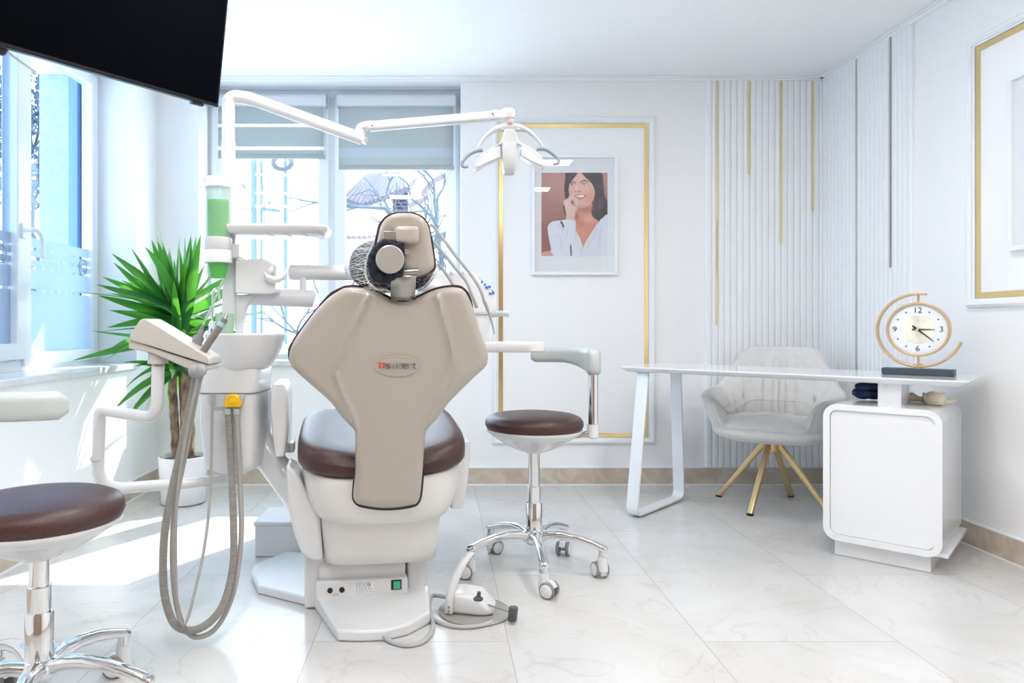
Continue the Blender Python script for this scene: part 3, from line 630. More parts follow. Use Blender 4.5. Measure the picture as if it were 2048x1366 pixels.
# horizontal support arms leading to the console on the far side
b=B(); b.tube([P(500,592,2.66),P(530,594,2.67),P(617,597,2.70),P(627,597.5,2.703),P(629,598,2.704)],lambda t:.033 if t<.9 else .026,24); b.build('lower_arm',M['white'],un)
b=B(); b.cyl(P(606,588,2.70),P(606,545,2.70),.0125); b.tube([P(579,545,2.70),P(582,545,2.70),P(660,545,2.73),P(760,546,2.80),P(880,575,2.86)],lambda t:.024 if t<.05 else .029,24); b.build('upper_arm',M['white'],un)
# tray on the pole
b=B(); tp=[]
c0=P(448,468,2.60); c1=P(655,468,2.60); mid=(c0+c1)/2; w=(c1-c0).length
rs=[]
for sx,sy,z in ((.90,.80,-.018),(.96,.92,-.014),(1.0,1.0,.004),(1.0,1.0,.010),(.985,.97,.014),(.96,.93,.012),(.95,.92,.004)): rs.append([Vector((mid.x+.004+x*sx,2.62+y*sy,mid.z+.012+z)) for x,y in selli(w/2+.002,.11,5,56)])
b.loft(rs); b.build('instrument_tray',M['white'],un,ang=50)
b=B()
for k in range(4):
    x=P(530+k*35,472,2.52).x; b.tube([Vector((x-.02,2.53,mid.z-.0015)),Vector((x+.006,2.56,mid.z-.0068)),Vector((x+.012,2.60,mid.z-.0068)),Vector((x+.006,2.66,mid.z-.0068))],.0022,6)
b.build('tray_ribs',M['white'],un)
# ------------------------------------------------------------------ cup dispenser with cups
M['cupglow']=film('green_cup_plastic',(.22,.62,.20),(.35,.95,.28)); M['clear']=film('milky_clear_tube',(.70,.86,.76),(.75,.92,.80),.40)
cdp=thing('cup_dispenser','clear tube cup dispenser full of green cups clamped to the lamp pole','cup dispenser',tuple(P(437,525,2.55)))
dc=lambda y: P(436.5,y,2.545)
b=B(); b.cyl(dc(476),dc(368),.0435,seg=40); b.build('tube',M['clear'],cdp)
b=B(); b.lathe([(.0,.026),(.030,.026),(.0445,.020),(.046,.016),(.046,-.010),(.043,-.012),(0,-.012)],dc(370),seg=40,fn=lambda p,r,z,a:p+Vector((0,0,.006*-math.cos(a)*(z>.01)))); b.box(dc(365)+Vector((-.046,-.01,.010)),(.016,.012,.014),Euler((0,.5,0)).to_matrix()); b.build('lid',M['white'],cdp)
b=B(); b.lathe([(.044,-.045),(.0475,-.043),(.0475,-.001),(.0465,0),(.0475,.001),(.0475,.043),(.044,.045),(.03,.045),(.03,-.045)],dc(501),seg=40); b.build('collar',M['white'],cdp,ang=50)
b=B(); b.box(dc(501)+Vector((.045,.06,0)),(.05,.10,.05)); b.build('pole_clamp',M['white'],cdp,bevel=.005)
def cup(b,c,h=.055): b.lathe([(.0,0),(.024,0),(.0345,h-.004),(.0365,h-.003),(.0365,h),(.034,h),(.0225,.003),(0,.003)],c,seg=32)
cu0=bpy.data.objects
zc=dc(556).z
k=0; first=None
for z in [zc]+[dc(474).z-.047+i*.0088 for i in range(20)]:
    if k==0:
        b=B(); cup(b,Vector((dc(500).x,2.545,z)),.055); o=b.build('plastic_cup',M['cupglow']); o['label']='green plastic cup hanging out below the dispenser collar'; o['category']='cup'
    elif first is None:
        b=B(); b.lathe([(.034,0),(.0362,.006),(.0362,.0082),(.0335,.0082),(.032,.0)],(0,0,0),seg=32); o=b.build('plastic_cup',M['cupglow']); o.location=(dc(500).x,2.545,z); first=o
        o['label']='green plastic cup stacked inside the clear dispenser tube'; o['category']='cup'; o['group']='cups in the dispenser'
    else:
        o=first.copy(); COL.objects.link(o); o.location=(dc(500).x,2.545,z)
    k+=1
# ------------------------------------------------------------------ operating light on its pole
lp=thing('operating_light','white jointed dental operating lamp with curved grey handles on a tall pole','lamp',(P(456,480,2.64).x,2.64,.9))
b=B(); b.cyl(P(457,500,2.64),P(457,285,2.64),.0255,seg=32); b.build('pole',M['white'],lp)
b=B(); b.tube(bend([P(457,290,2.64),P(457,192,2.64),P(495,195,2.645),P(725,278,2.70)],[0,.105,.07,0],14),lambda t:.0235 if t<.75 else .0235-.004*(t-.75),24); b.build('pole_arm',M['white'],lp)
b=B(); b.tube([P(722,282,2.70),P(724,279,2.70),P(727,273,2.70)],.0235,20); b.lathe([(0,-.012),(.014,-.010),(.019,-.003),(.019,.02),(.016,.025),(0,.025)],P(722,270,2.70)); b.tube(cat([P(717,266,2.70),P(722,255,2.695),P(735,251,2.69),P(745,250,2.68)],6),.0165,16); b.build('elbow_joint',M['white'],lp)
def barrect(b,p0,p1,h0,h1,w):
    p0=Vector(p0);p1=Vector(p1); d=(p1-p0).normalized(); up=Vector((0,0,1)); up=(up-d*up.dot(d)).normalized(); s_=d.cross(up)
    b.loft([[p+up*y+s_*x for x,y in rrect(w,h,min(w,h)*.35)] for p,h in ((p0,h0),(p1,h1))])
b=B(); barrect(b,P(740,253,2.685),P(992,232,2.52),.036,.034,.036); b.build('balance_arm',M['white'],lp,ang=50)
b=B()
for x_,y_ in ((744,251),(985,227)): b.cyl(P(x_,y_,2.66 if x_<800 else 2.505),P(x_,y_,2.655 if x_<800 else 2.498),.0025)
b.build('pivot_pin',M['dark'],lp)
b=B(); b.lathe([(0,.02),(.018,.019),(.026,.014),(.027,.0),(.022,-.014),(0,-.015)],P(1016,229,2.50)); barrect(b,P(985,231,2.52),P(1016,231,2.50),.036,.03,.03); b.build('head_joint',M['white'],lp,ang=60)
b=B(); b.cyl(P(1019,236,2.50),P(1020,257,2.50),.015,.0165); nk=b.build('neck',M['lampgrey'],lp)
b=B(); b.box(P(1020,246,2.482),(.017,.004,.009)); b.build('lock_badge',mat('pale_red',(.55,.20,.19),.4),nk,bevel=.001)
# yoke
b=B(); yk=cat([P(x,y,2.50) for x,y in ((956,297),(963,284),(975,270),(993,258),(1018,254),(1045,257),(1064,268),(1078,283),(1085,297))],6)
b.tube(yk,lambda t:.006+.010*math.exp(-((t-.5)/.17)**2),12,flat=.9); b.build('yoke',M['lampgrey'],lp)
b=B(); b.tube([P(1002,259,2.49),P(1040,259,2.49)],.004,8); b.build('yoke_gasket',M['grey'],lp)
# hood with two wing reflectors
hood=[(1003,284),(1005,270),(1009,259),(1018,257),(1030,259),(1035,271),(1038,282),(1050,288),(1066,297),(1080,310),(1091,323),(1093,331),(1085,334),(1060,316),(1040,291),(1018,284),(1000,291),(975,310),(958,330),(951,338),(946,336),(950,325),(962,309),(980,296)]
b=B(); b.prism([P(x,y,2.47) for x,y in hood],(0,.06,0)); b.build('hood',M['lampgrey'],lp,bevel=.006)
for nm,pts in (('left',[(1001,291),(985,296),(968,310),(953,328),(948,336),(955,338),(970,328),(985,322),(1002,314)]),('right',[(1043,291),(1052,296),(1068,305),(1080,316),(1090,330),(1090,335),(1082,333),(1064,325),(1043,312)])):
    b=B(); b.prism([P(x,y,2.462) for x,y in pts],(0,.05,.0)); r_=b.build('reflector_housing',M['white'],lp,bevel=.004)
    cx_=sum(p[0] for p in pts)/len(pts); cy_=sum(p[1] for p in pts)/len(pts)
    b=B(); b.prism([P(cx_+(x-cx_)*.78,cy_+(y-cy_)*.74,2.4595) for x,y in pts],(0,.003,0)); b.build('reflector',mat('reflector_mirror',(.95,.95,.95),.15,.3),r_,smooth=False)
b=B(); rs=[]
for y,xl,xr,Y in ((283,1004,1036,2.455),(300,1004,1035.5,2.450),(325,1006,1034,2.452),(338,1007,1033,2.456),(344,1010,1030,2.46)):
    a=P(xl,y,Y);c=P(xr,y,Y); rs.append([Vector(((a.x+c.x)/2+x,Y+.03+q,a.z)) for x,q in selli((c.x-a.x)/2,.03,4,32)])
b.loft(rs); b.build('lamp_body',M['lampgrey'],lp,ang=50)
for pts in ([(965,300),(952,302),(938,309),(926,322),(924,330),(929,334),(936,333)],[(1073,298),(1088,298),(1102,305),(1115,317),(1117,324),(1113,328),(1106,328)]):
    b=B(); b.tube(cat([P(x,y,2.48) for x,y in pts],6),lambda t:.0075-.003*t,10,flat=1.4); b.build('handle',M['handlegrey'],lp)
# ------------------------------------------------------------------ instrument console on the far side of the chair
cs=thing('instrument_console','white dentist instrument console with blue keypad and hanging grey hoses, behind the backrest','dental console',tuple(P(940,640,2.88)))
b=B(); b.prism([P(x,y,2.84) for x,y in ((840,541),(930,541),(946,545),(984,581),(993,592),(994,603),(993,622),(984,629),(840,632))],(0,.26,0)); b.build('console_body',M['white'],cs,bevel=.012)
b=B(); b.prism([P(x,y,2.85) for x,y in ((870,628),(984,628),(986,700),(870,700))],(0,.2,0)); b.build('console_column',M['white'],cs,bevel=.01)
kp=[(958,562,0),(964,560,1),(964,568,1),(970,573,1),(977,571,1),(979,585,1),(985,584,1)]
nrm=(P(984,581,2.84)-P(946,545,2.84)); kn=Vector((-nrm.z,0,nrm.x)).normalized()
if kn.z<0: kn=-kn
for i,(x,y,c) in enumerate(kp):
    o_=P(946+(984-946)*(x-946)/38.0,545+36*(x-946)/38.0,2.84); o_.y=2.84+.015+.030*(i%2)
    b=B(); b.lathe([(0,-.002),(.0062,-.002),(.0062,.0018),(.005,.0026),(0,.0026)],o_,tuple(kn),16); b.build('key',M['blue'] if c else M['grey'],cs,label='blue keypad button' if c else 'grey keypad button')
# keypad also prints on the front chamfer facing the chair
b=B()
for x,y,r in ((964,563,2.4),(970,568,2.2),(973,574,3),(979,573,3),(986,585,3),(980,586,2.2)): b.lathe([(0,0),(r/F*2.83,0),(r/F*2.83,.0015),(0,.0015)],P(x,y+1,2.838),(0,-1,0),16)
b.build('keypad_print',M['blue'],cs)
b=B(); b.tube(cat([P(985,629,2.85),P(992,628,2.82),P(1003,627,2.80),P(1012,627.5,2.79),P(1018,629,2.79)],5),.0115,12,flat=.8); b.build('console_handle',M['grey'],cs)
for pts,r in (([(860,450),(866,452),(880,470),(912,512),(945,553),(962,582),(969,606)],.0058),([(862,478),(880,498),(910,535),(932,562),(943,588),(948,600)],.0058),([(876,527),(893,549),(905,568),(912,582)],.0055)):
    b=B(); b.tube(cat([P(x,y,2.62+.05*i/len(pts)) for i,(x,y) in enumerate(pts)],6),r,10); b.build('instrument_hose',M['cable'],cs)
b=B(); b.tube([P(969,603,2.66),P(973,612,2.66),P(976,622,2.66)],.0065,12); b.tube([P(976,621,2.66),P(984,645,2.66),P(989,668,2.66)],lambda t:.005-.003*t,10); b.build('handpiece',M['silver'],cs)
b=B(); b.tube([P(946,596,2.66),P(950,606,2.66),P(953,614,2.66)],.0065,12); b.build('hose_coupling',M['silver'],cs); b=B(); b.cyl(P(953,614,2.66),P(953.3,615.4,2.66),.0045); b.build('coupling_mouth',M['black'],cs)
for x in (903,925):
    b=B(); b.lathe([(0,0),(.008,0),(.006,.004),(0,.005)],P(x,546,2.835),(0,-1,0),16); b.build('screw_cap',M['grey'],cs)
b=B(); a=P(940,686,2.60); c=P(1095,686,2.60); b.loft([[Vector(((a.x+c.x)/2+x*s,2.72+y*s,a.z+dz)) for x,y in selli((c.x-a.x)/2,.12,6,48)] for s,dz in ((.94,-.034),(.985,-.03),(1.0,-.004),(.99,0),(.96,.001),(.95,-.004))]); b.build('tray_table',M['white'],cs,ang=50)
b=B(); b.cyl((a.x+.05,2.75,a.z-.02),(a.x+.03,2.90,a.z+.06),.02); b.build('tray_arm',M['white'],cs)
# ------------------------------------------------------------------ assistant's suction arm
aa=thing('suction_holder','cream wedge shaped suction holder on a bent white tube arm above the left stool','holder',tuple(P(340,720,2.15)))
yh=2.10
b=B(); up=[(256,680),(259,671),(276,645),(281,639),(287,637),(292,638),(320,654),(417,714),(419,718),(419,729),(416,729),(300,692)]
b.prism([P(x,y,yh) for x,y in up],(0,.115,0)); M['holder']=mat('holder_cream_plastic',(.56,.53,.49),.3,coat=.2); b.build('holder_top',M['holder'],aa,bevel=.006)
b=B(); lo=[(258,678),(300,693),(380,720),(416,729),(419,738),(415,742),(404,738),(375,738),(340,722),(306,707),(256,697)]
b.prism([P(x,y,yh+.008) for x,y in lo],(0,.10,0)); b.build('holder_base',M['holder'],aa,bevel=.005)
b=B(); b.lathe([(.0,0),(.030,0),(.026,.03),(.020,.035),(0,.035)],P(316,727,2.15),(0,0,1),32); b.build('swivel_cup',M['holder'],aa)
b=B(); b.cyl(P(316,733,2.15),P(316,728,2.15),.0182,seg=32); b.build('swivel_ring',M['satin'],aa)
b=B(); b.tube(bend([P(316,732,2.15),P(314,838,2.16),P(200,818,2.24),P(194,980,2.30),P(455,960,2.52)],[0,.055,.03,.09,0],12),.0185,20); b.build('tube_arm',M['white'],aa)
b=B(); b.tube([P(192.6,915,2.27),P(192.9,917.5,2.272)],.0188,20); b.build('tube_joint',M['grey'],aa)
b=B(); b.cyl(P(384,742,yh-.012),P(400,741,yh-.020),.0185,seg=32); b.ell(P(401,741,yh-.022),(.0185,.013,.0185)); b.build('clamp_knob',mat('knob_grey',(.33,.34,.35),.35),aa)
# instruments resting in the holder
t=thing('suction_handpiece','fat grey suction handpiece with a pale green tip pointing up','handpiece',tuple(P(395,690,2.17)))
b=B(); b.tube([P(384,715,2.17),P(392,690,2.18),P(399,672,2.185)],lambda t:.0155,16); b.tube([P(399,674,2.185),P(404,660,2.19)],lambda t:.010-.002*t,14); b.tube([P(403,663,2.19),P(406,651,2.19)],.0055,12); b.build('body',M['midgrey'],t)
b=B(); b.tube([P(405,653,2.19),P(425,610,2.20),P(443,568,2.21)],.0034,8); b.tube([P(441,573,2.21),P(446,562,2.212)],.0042,8); b.build('tip',M['palegreen'],t)
t=thing('air_water_syringe','slim taupe handpiece with pale ring and pointed silver tip, lying across the bowl edge','handpiece',tuple(P(415,690,2.13)))
b=B(); b.tube([P(397,717,2.13),P(420,682,2.14),P(438,656,2.15),P(450,638,2.155)],lambda t:.0112-.0015*t,16); b.build('body',mat('taupe_plastic',(.20,.17,.15),.4),t)
b=B(); b.tube([P(440,653,2.151),P(445,645,2.153)],.0108,16); b.build('band',mat('aqua_band',(.35,.55,.60),.4),t)
b=B(); b.tube([P(449,640,2.154),P(453,630,2.157),P(455.5,624,2.158)],lambda t:.0075-.006*t,12); b.build('nozzle',M['satin'],t)
# hoses
M['ribbed']=mat('ribbed_hose',(.31,.29,.265),.5)
def ribtube(b,pts,r,rib=.0045,amp=.0009,seg=14):
    L=[0]
    for a,c in zip(pts,pts[1:]): L.append(L[-1]+(c-a).length)
    n=int(L[-1]/(rib/2)); out=[]; j=0
    for i in range(n+1):
        s_=L[-1]*i/n
        while j<len(L)-2 and L[j+1]<s_: j+=1
        f=(s_-L[j])/max(L[j+1]-L[j],1e-9); out.append(pts[j].lerp(pts[j+1],f))
    k=[0]
    def rad(t): return r+(amp if int(round(t*n))%2 else -amp)
    b.tube(out,rad,seg)
t=thing('suction_hose','thick ribbed taupe suction hose hanging in a long loop almost to the floor','hose',tuple(P(385,1270,2.19)))
b=B(); ribtube(b,cat([P(394,748,2.13),P(383,800,2.14),P(362,900,2.15),P(340,1000,2.15),P(328,1080,2.15),P(327,1170,2.15),P(338,1225,2.155),P(356,1254,2.16),P(390,1260,2.18),P(425,1239,2.22),P(450,1200,2.26),P(466,1130,2.32),P(467,1050,2.36),P(463,950,2.395),P(457,830,2.405)],12),.0115); b.build('ribbed_hose',M['ribbed'],t,ang=30)
t=thing('saliva_hose','slimmer smooth grey saliva ejector hose looping beside the thick ribbed one','hose',tuple(P(395,1276,2.19)))
b=B(); b.tube(cat([P(402,748,2.15),P(390,800,2.165),P(372,900,2.175),P(352,1000,2.18),P(345,1100,2.18),P(350,1190,2.18),P(366,1250,2.185),P(392,1274,2.20),P(430,1258,2.24),P(458,1210,2.29),P(474,1150,2.33),P(483,1060,2.37),P(479,950,2.40),P(473,830,2.405)],10),.0082,12); b.build('smooth_hose',M['hose'],t)
t=thing('syringe_cable','thin grey cable dropping from the unit to the bottom of the hose loop','cable',tuple(P(425,900,2.36)))
b=B(); b.tube(cat([P(425,789,2.40),P(424,850,2.395),P(422,940,2.37),P(417,1030,2.33),P(406,1110,2.29),P(390,1180,2.235),P(376,1235,2.17),P(364,1248,2.13),P(355,1215,2.11),P(351,1120,2.105),P(354,1000,2.105),P(371,880,2.10),P(396,752,2.09)],10),.0046,10); b.build('thin_cable',M['hose'],t)
# ------------------------------------------------------------------ foot pedal
fp=thing('foot_pedal','white dental foot pedal with lever bar, dark joystick and grey cable on the floor','foot pedal',tuple(Vector((P(940,1240,2.42).x,2.45,0))))
FA=math.radians(-14); FX=Vector((math.cos(FA),math.sin(FA),0)); FY=Vector((-math.sin(FA),math.cos(FA),0)); FO=PP(935,1241,(0,0,0),(0,0,1))+FY*.075
fpw=lambda x,y,z: FO+FX*x+FY*y+Vector((0,0,z))
b=B(); b.lathe([(0,0.001),(.122,.001),(.124,.003),(.124,.006),(.120,.009),(0,.009)],FO+FX*.01,seg=56); b.build('base_plate',M['silver'],fp)
b=B(); rs=[]
for x,hw,z0,z1 in ((-.082,.050,.010,.066),(-.078,.056,.008,.072),(-.03,.060,.008,.078),(.03,.060,.008,.072),(.058,.052,.008,.045),(.078,.036,.012,.030)):
    rs.append([fpw(x,y,(z0+z1)/2+z) for y,z in rrect(hw*2,z1-z0,min(.016,(z1-z0)*.4))])
b.loft(rs); b.build('pedal_body',M['white'],fp,ang=50)
b=B(); path=[fpw(-.066,-.066,.012),fpw(-.062,-.066,.07),fpw(-.045,-.05,.13),fpw(-.022,-.02,.180),fpw(-.008,.02,.196)]
pc_=cat(path,6); b.sheet([[p-FX*.014,p+FX*.014] for p in pc_]); b.build('lever_bar',M['white'],fp,solid=.006,ang=60)
for z in (.022,.036): 
    b=B(); b.lathe([(0,0),(.0045,0),(.003,.003),(0,.003)],fpw(-.065,-.0695,z),tuple(-FY),12); b.build('screw',M['satin'],fp)
b=B(); c=fpw(.028,-.045,.064); b.ell(c,(.019,.016,.009)); b.tube([c,c+Vector((.004,-.002,.012)),c+Vector((.006,-.002,.024))],lambda t:.008-.002*t,12); b.build('joystick',M['dark'],fp)
b=B(); b.tube([fpw(.06,-.03,.042),fpw(.148,-.062,.034)],.0028,8); b.build('side_rod',M['satin'],fp)
b=B(); e=fpw(.150,-.063,.032); b.lathe([(0,-.022),(.0145,-.022),(.0155,-.02),(.0155,.02),(.013,.023),(0,.023)],e,(.1,0,1),24); b.build('rod_knob',M['dark'],fp)
b=B(); g=lambda x,y: PP(x,y,(0,0,.008),(0,0,1))
b.tube(cat([g(768,1277)+Vector((0,0,.008)),g(782,1283),g(810,1290),g(840,1286),g(860,1270),g(866,1250),g(862,1232),g(858,1215)+Vector((0,0,.01)),g(866,1203)+Vector((0,0,.02)),fpw(-.09,.005,.04),fpw(-.08,.005,.04)],8),.0072,10); b.build('cable',M['cable'],fp)
b=B(); b.tube(cat([g(863,1226),g(868,1238),g(895,1250),g(930,1254),g(965,1250),g(985,1243)],8),.0065,10); b.build('cable_loop',M['cable'],fp)
# ------------------------------------------------------------------ step box behind the base
t=thing('equipment_box','small white cabinet box on the floor behind the side foot plate','box',tuple(Vector((P(545,1120,3.0).x,3.05,0))))
b=B(); x0=P(509,1100,3.05).x; x1=P(600,1100,3.05).x; b.bb(x0,x1,3.05,3.29,.001,.134); b.build('box_body',M['white'],t,bevel=.006); b=B(); b.bb(x0-.004,x1+.004,3.045,3.295,.134,.151); b.build('box_lid',M['white'],t,bevel=.005)
# ------------------------------------------------------------------ stools
def make_stool(label):
    """local stool, seat plane at z=0 is shifted per copy: returns root, upper parts list"""
    r=thing('operator_stool',label,'stool')
    b=B(); b.lathe([(0,.008),(.17,.008),(.188,.014),(.1955,.030),(.194,.046),(.184,.060),(.160,.070),(.11,.077),(.05,.079),(0,.079)],seg=72); up=[b.build('seat',M['leather'],r,ang=80)]
    def dent(p,r_,z,a):
        q=p.copy()
        for a0 in (math.radians(-60),math.radians(120),math.radians(-115),math.radians(60)):
            da=math.atan2(math.sin(a-a0),math.cos(a-a0)); w=math.exp(-(da/.26)**4)*math.exp(-((r_-.115)/.035)**4)
            q.z+=.022*w
        return q
    pr=[(.0,-.083)]+[(.031,-.083),(.034,-.080)]+[(.034+.157*t,-.078+.083*t**1.45-.0) for t in np.linspace(.03,.97,26)]+[(.190,.006),(.191,.012),(.186,.014),(0,.014)]
    b=B(); b.lathe(pr,seg=120,fn=dent); up.append(b.build('seat_shell',M['white'],r,ang=60))
    # arm rest on a chrome rod
    R=.238
    b=B(); b.cyl((R,0,-.02),(R,0,.03),.022,.024); b.ell((R,0,-.02),(.022,.022,.010)); up.append(b.build('rod_socket',M['white'],r))
    b=B(); b.tube(cat([(.13,0,-.015),(.18,0,-.018),(.21,0,-.005),(R,0,0)],5),.008,10); up.append(b.build('support_bracket',M['satin'],r))
    b=B(); b.cyl((R,0,.02),(R,0,.290),.0195,seg=32); up.append(b.build('armrest_rod',M['chrome'],r))
    b=B(); rs=[]
    for i in range(21):
        f=i/20; a=math.radians(-8+92*f); thick=.062+.052*max(0,1-f*1.7)**1.3; e=min(1,min(f,1-f)*14+.35)**.5; zc=.330-thick/2+.004*(1-f)
        cdir=Vector((math.cos(a),math.sin(a),0)); rs.append([cdir*(R+x*e)+Vector((0,0,zc+z*e)) for x,z in rrect(.054+.01*math.sin(f*3.1),thick,.019)])
    b.loft(rs); up.append(b.build('armrest',M['grey'],r,ang=60))
    b=B(); b.cyl((0,0,-.30),(0,0,-.075),.0225,seg=40); up.append(b.build('upper_column',M['chrome'],r,ang=30))
    b=B(); b.lathe([(0,.342),(.026,.342),(.0275,.340),(.0275,.245),(.0275,.20),(0,.20)],seg=40); b.build('middle_column',M['chrome'],r,ang=30)
    b=B(); b.lathe([(0,.278),(.0315,.278),(.033,.275),(.033,.150),(.028,.145),(.02,.12),(0,.12)],seg=40); b.build('lower_column',M['chrome'],r,ang=30)
    b=B(); b.lathe([(0,.105),(.03,.108),(.045,.125),(.046,.145),(.036,.162),(.02,.165),(0,.165)],seg=40); b.build('hub',M['chrome'],r,ang=60)
    for k in range(5):
        a=math.radians(-90+72*k); d=Vector((math.cos(a),math.sin(a),0)); s_=Vector((-d.y,d.x,0))
        prof=[(x*.95,z,w,h) for x,z,w,h in [(.03,.142,.025,.020),(.07,.154,.022,.0175),(.12,.156,.0195,.016),(.18,.147,.0175,.015),(.24,.131,.0165,.0145),(.275,.119,.017,.014),(.297,.112,.0175,.013),(.302,.112,.012,.008)]]
        b=B(); b.loft([[d*x+s_*y+Vector((0,0,z+q)) for y,q in selli(w,h,2.6,20)] for x,z,w,h in prof])
        leg=b.build('base_arm',M['chrome'],r,ang=60)
        c=d*.269; sw=a+math.radians(55+70*k); e=Vector((math.cos(sw),math.sin(sw),0)); f=Vector((-e.y,e.x,0))
        b=B(); b.cyl(c+Vector((0,0,.084)),c+Vector((0,0,.118)),.0165,.0155); b.build('caster_stem',M['chrome'],leg)
        w_=c+e*.022+Vector((0,0,.0295))
        b=B(); b.loft([[w_+f*y+e*x+Vector((0,0,z)) for x,z in [(.032*math.cos(t)-.004,.034*math.sin(t)) for t in np.linspace(math.radians(20),math.radians(215),14)]+[(-.026,.0)]] for y in (-.0125,.0125)]); b.cyl(c+Vector((0,0,.030)),c+Vector((0,0,.085)),.021,.0185); b.build('caster_fork',M['white'],leg,ang=50)
        for q in (-1,1):
            b=B(); b.lathe([(0,-.007),(.0265,-.007),(.0293,-.004),(.0293,.004),(.0265,.007),(.026,.005),(0,.005)],w_+f*.0205*q,tuple(f*q),32); wl=b.build('caster_wheel',M['midgrey'],leg)
            b=B(); b.lathe([(0,.006),(.024,.005),(.024,.0075),(.020,.010),(0,.011)],w_+f*.0205*q,tuple(f*q),32); 
            o=b.build('wheel_disc',M['white'],leg)
    return r,up
def children(o): return [c for c in bpy.data.objects if c.parent==o]
def place_stool(r,up,loc,seat,rot_top,rot_base):
    r.location=loc; r.rotation_euler=(0,0,rot_base)
    for o in up:
        o.location=(0,0,seat); o.rotation_euler=(0,0,rot_top-rot_base)
st,up=make_stool('brown leather operator stool on chrome base, standing right of the dental chair')
def copy_stool(r,up):
    c=r.copy(); COL.objects.link(c); nu_=[]
    for ch_ in list(r.children):
        d=ch_.copy(); COL.objects.link(d); d.parent=c
        if ch_ in up: nu_.append(d)
        for g_ in list(ch_.children):
            e=g_.copy(); COL.objects.link(e); e.parent=d
            for h_ in list(g_.children):
                q=h_.copy(); COL.objects.link(q); q.parent=e
    return c,nu_
bpy.context.view_layer.update()
st2,up2=copy_stool(st,up)
st2['label']='nearer brown leather stool with grey armrest, cut off by the lower left frame edge'
sx=(1068-CX)/F*2.88
place_stool(st,up,(sx,2.88,0),.556,math.radians(2),math.radians(0))
place_stool(st2,up2,(-.985,1.775,0),.490,math.radians(228),math.radians(87))
for o in up2:
    if o.name.split('.')[0] in ('armrest',): o.location.z+=.016
# ------------------------------------------------------------------ desk
DA=math.radians(43); DL=Vector((math.cos(DA),-math.sin(DA),0)); DD=Vector((math.sin(DA),math.cos(DA),0)); DO=Vector((.987,3.674,0))
dk=lambda l,d,z: DO+DL*l+DD*d+Vector((0,0,z))
RD=Matrix.Rotation(-DA,3,'Z')
ds=thing('desk','white lacquer writing desk with trapezoid loop leg and rounded cabinet pedestal','desk',tuple(dk(.6,.3,0)))
def plate(b,l0,l1,d0,d1,rows,r=.04):
    rings=[]
    for z,ins in rows:
        rings.append([dk((l0+l1)/2+x,(d0+d1)/2+y,z) for x,y in rrect(l1-l0-2*ins,d1-d0-2*ins,max(r-ins,.005),7)])
    b.loft(rings)
b=B(); plate(b,-.107,1.385,.045,.545,[(.741,.035),(.742,.03),(.758,.004),(.762,0),(.766,0),(.768,.003)],.045); b.build('tabletop',M['desk'],ds,ang=30)
# loop leg : flat band bent around a trapezoid
pth=bend([dk(0,.12,.742),dk(0,-.008,.014),dk(0,.545,.014),dk(0,.50,.742)],[0,.05,.05,0],10)
b=B(); hw=.032; th=.005; rings=[]
for i,p in enumerate(pth):
    a=pth[max(i-1,0)]; c=pth[min(i+1,len(pth)-1)]; T_=(c-a).normalized(); N_=T_.cross(DL).normalized()
    rings.append([p+DL*hw+N_*th*1.4,p-DL*hw+N_*th*1.4,p-DL*hw-N_*th*1.4,p+DL*hw-N_*th*1.4])
b.loft(rings); b.build('loop_leg',M['desk'],ds,bevel=.003)
for d_ in (.13,.49):
    b=B(); b.box(dk(.0,d_,.739),(.09,.05,.005),RD); b.build('leg_bracket',M['grey'],ds,bevel=.001)
# pedestal
l0,l1,d0,d1,z0,z1=.884,1.307,.015,.50,.072,.650
lc,zc=(l0+l1)/2,(z0+z1)/2
outer=rrect(l1-l0,z1-z0,.055,8); inner=rrect(l1-l0-.05,z1-z0-.05,.032,8)
b=B(); n=len(outer)
Rn=lambda pr,d: [dk(lc+x,d,zc+z) for x,z in pr]
b.loft([Rn(inner,d0+.012),Rn(inner,d0),Rn(outer,d0),Rn(outer,d1),Rn(inner,d1),Rn(inner,d0+.012)],cap=False); pd=b.build('pedestal_shell',M['desk'],ds,ang=30)
b=B(); b.prism(Rn(rrect(l1-l0-.0525,z1-z0-.0525,.031,8),d0+.011),DD*(d1-d0-.03)); b.build('pedestal_panel',M['desk'],ds,ang=30)
b=B(); c0=dk(1.09,.26,.036); b.box(c0,(.345,.40,.071),RD); b.build('plinth',M['desk'],ds,bevel=.002)
b=B(); b.box(dk(1.300,.30,.080),(.046,.52,.015),RD); b.build('pedestal_ledge',M['desk'],ds,bevel=.003)
b=B(); b.box(dk(1.11,.20,.696),(.085,.17,.094),RD); b.build('desktop_riser',M['desk'],ds,bevel=.002)
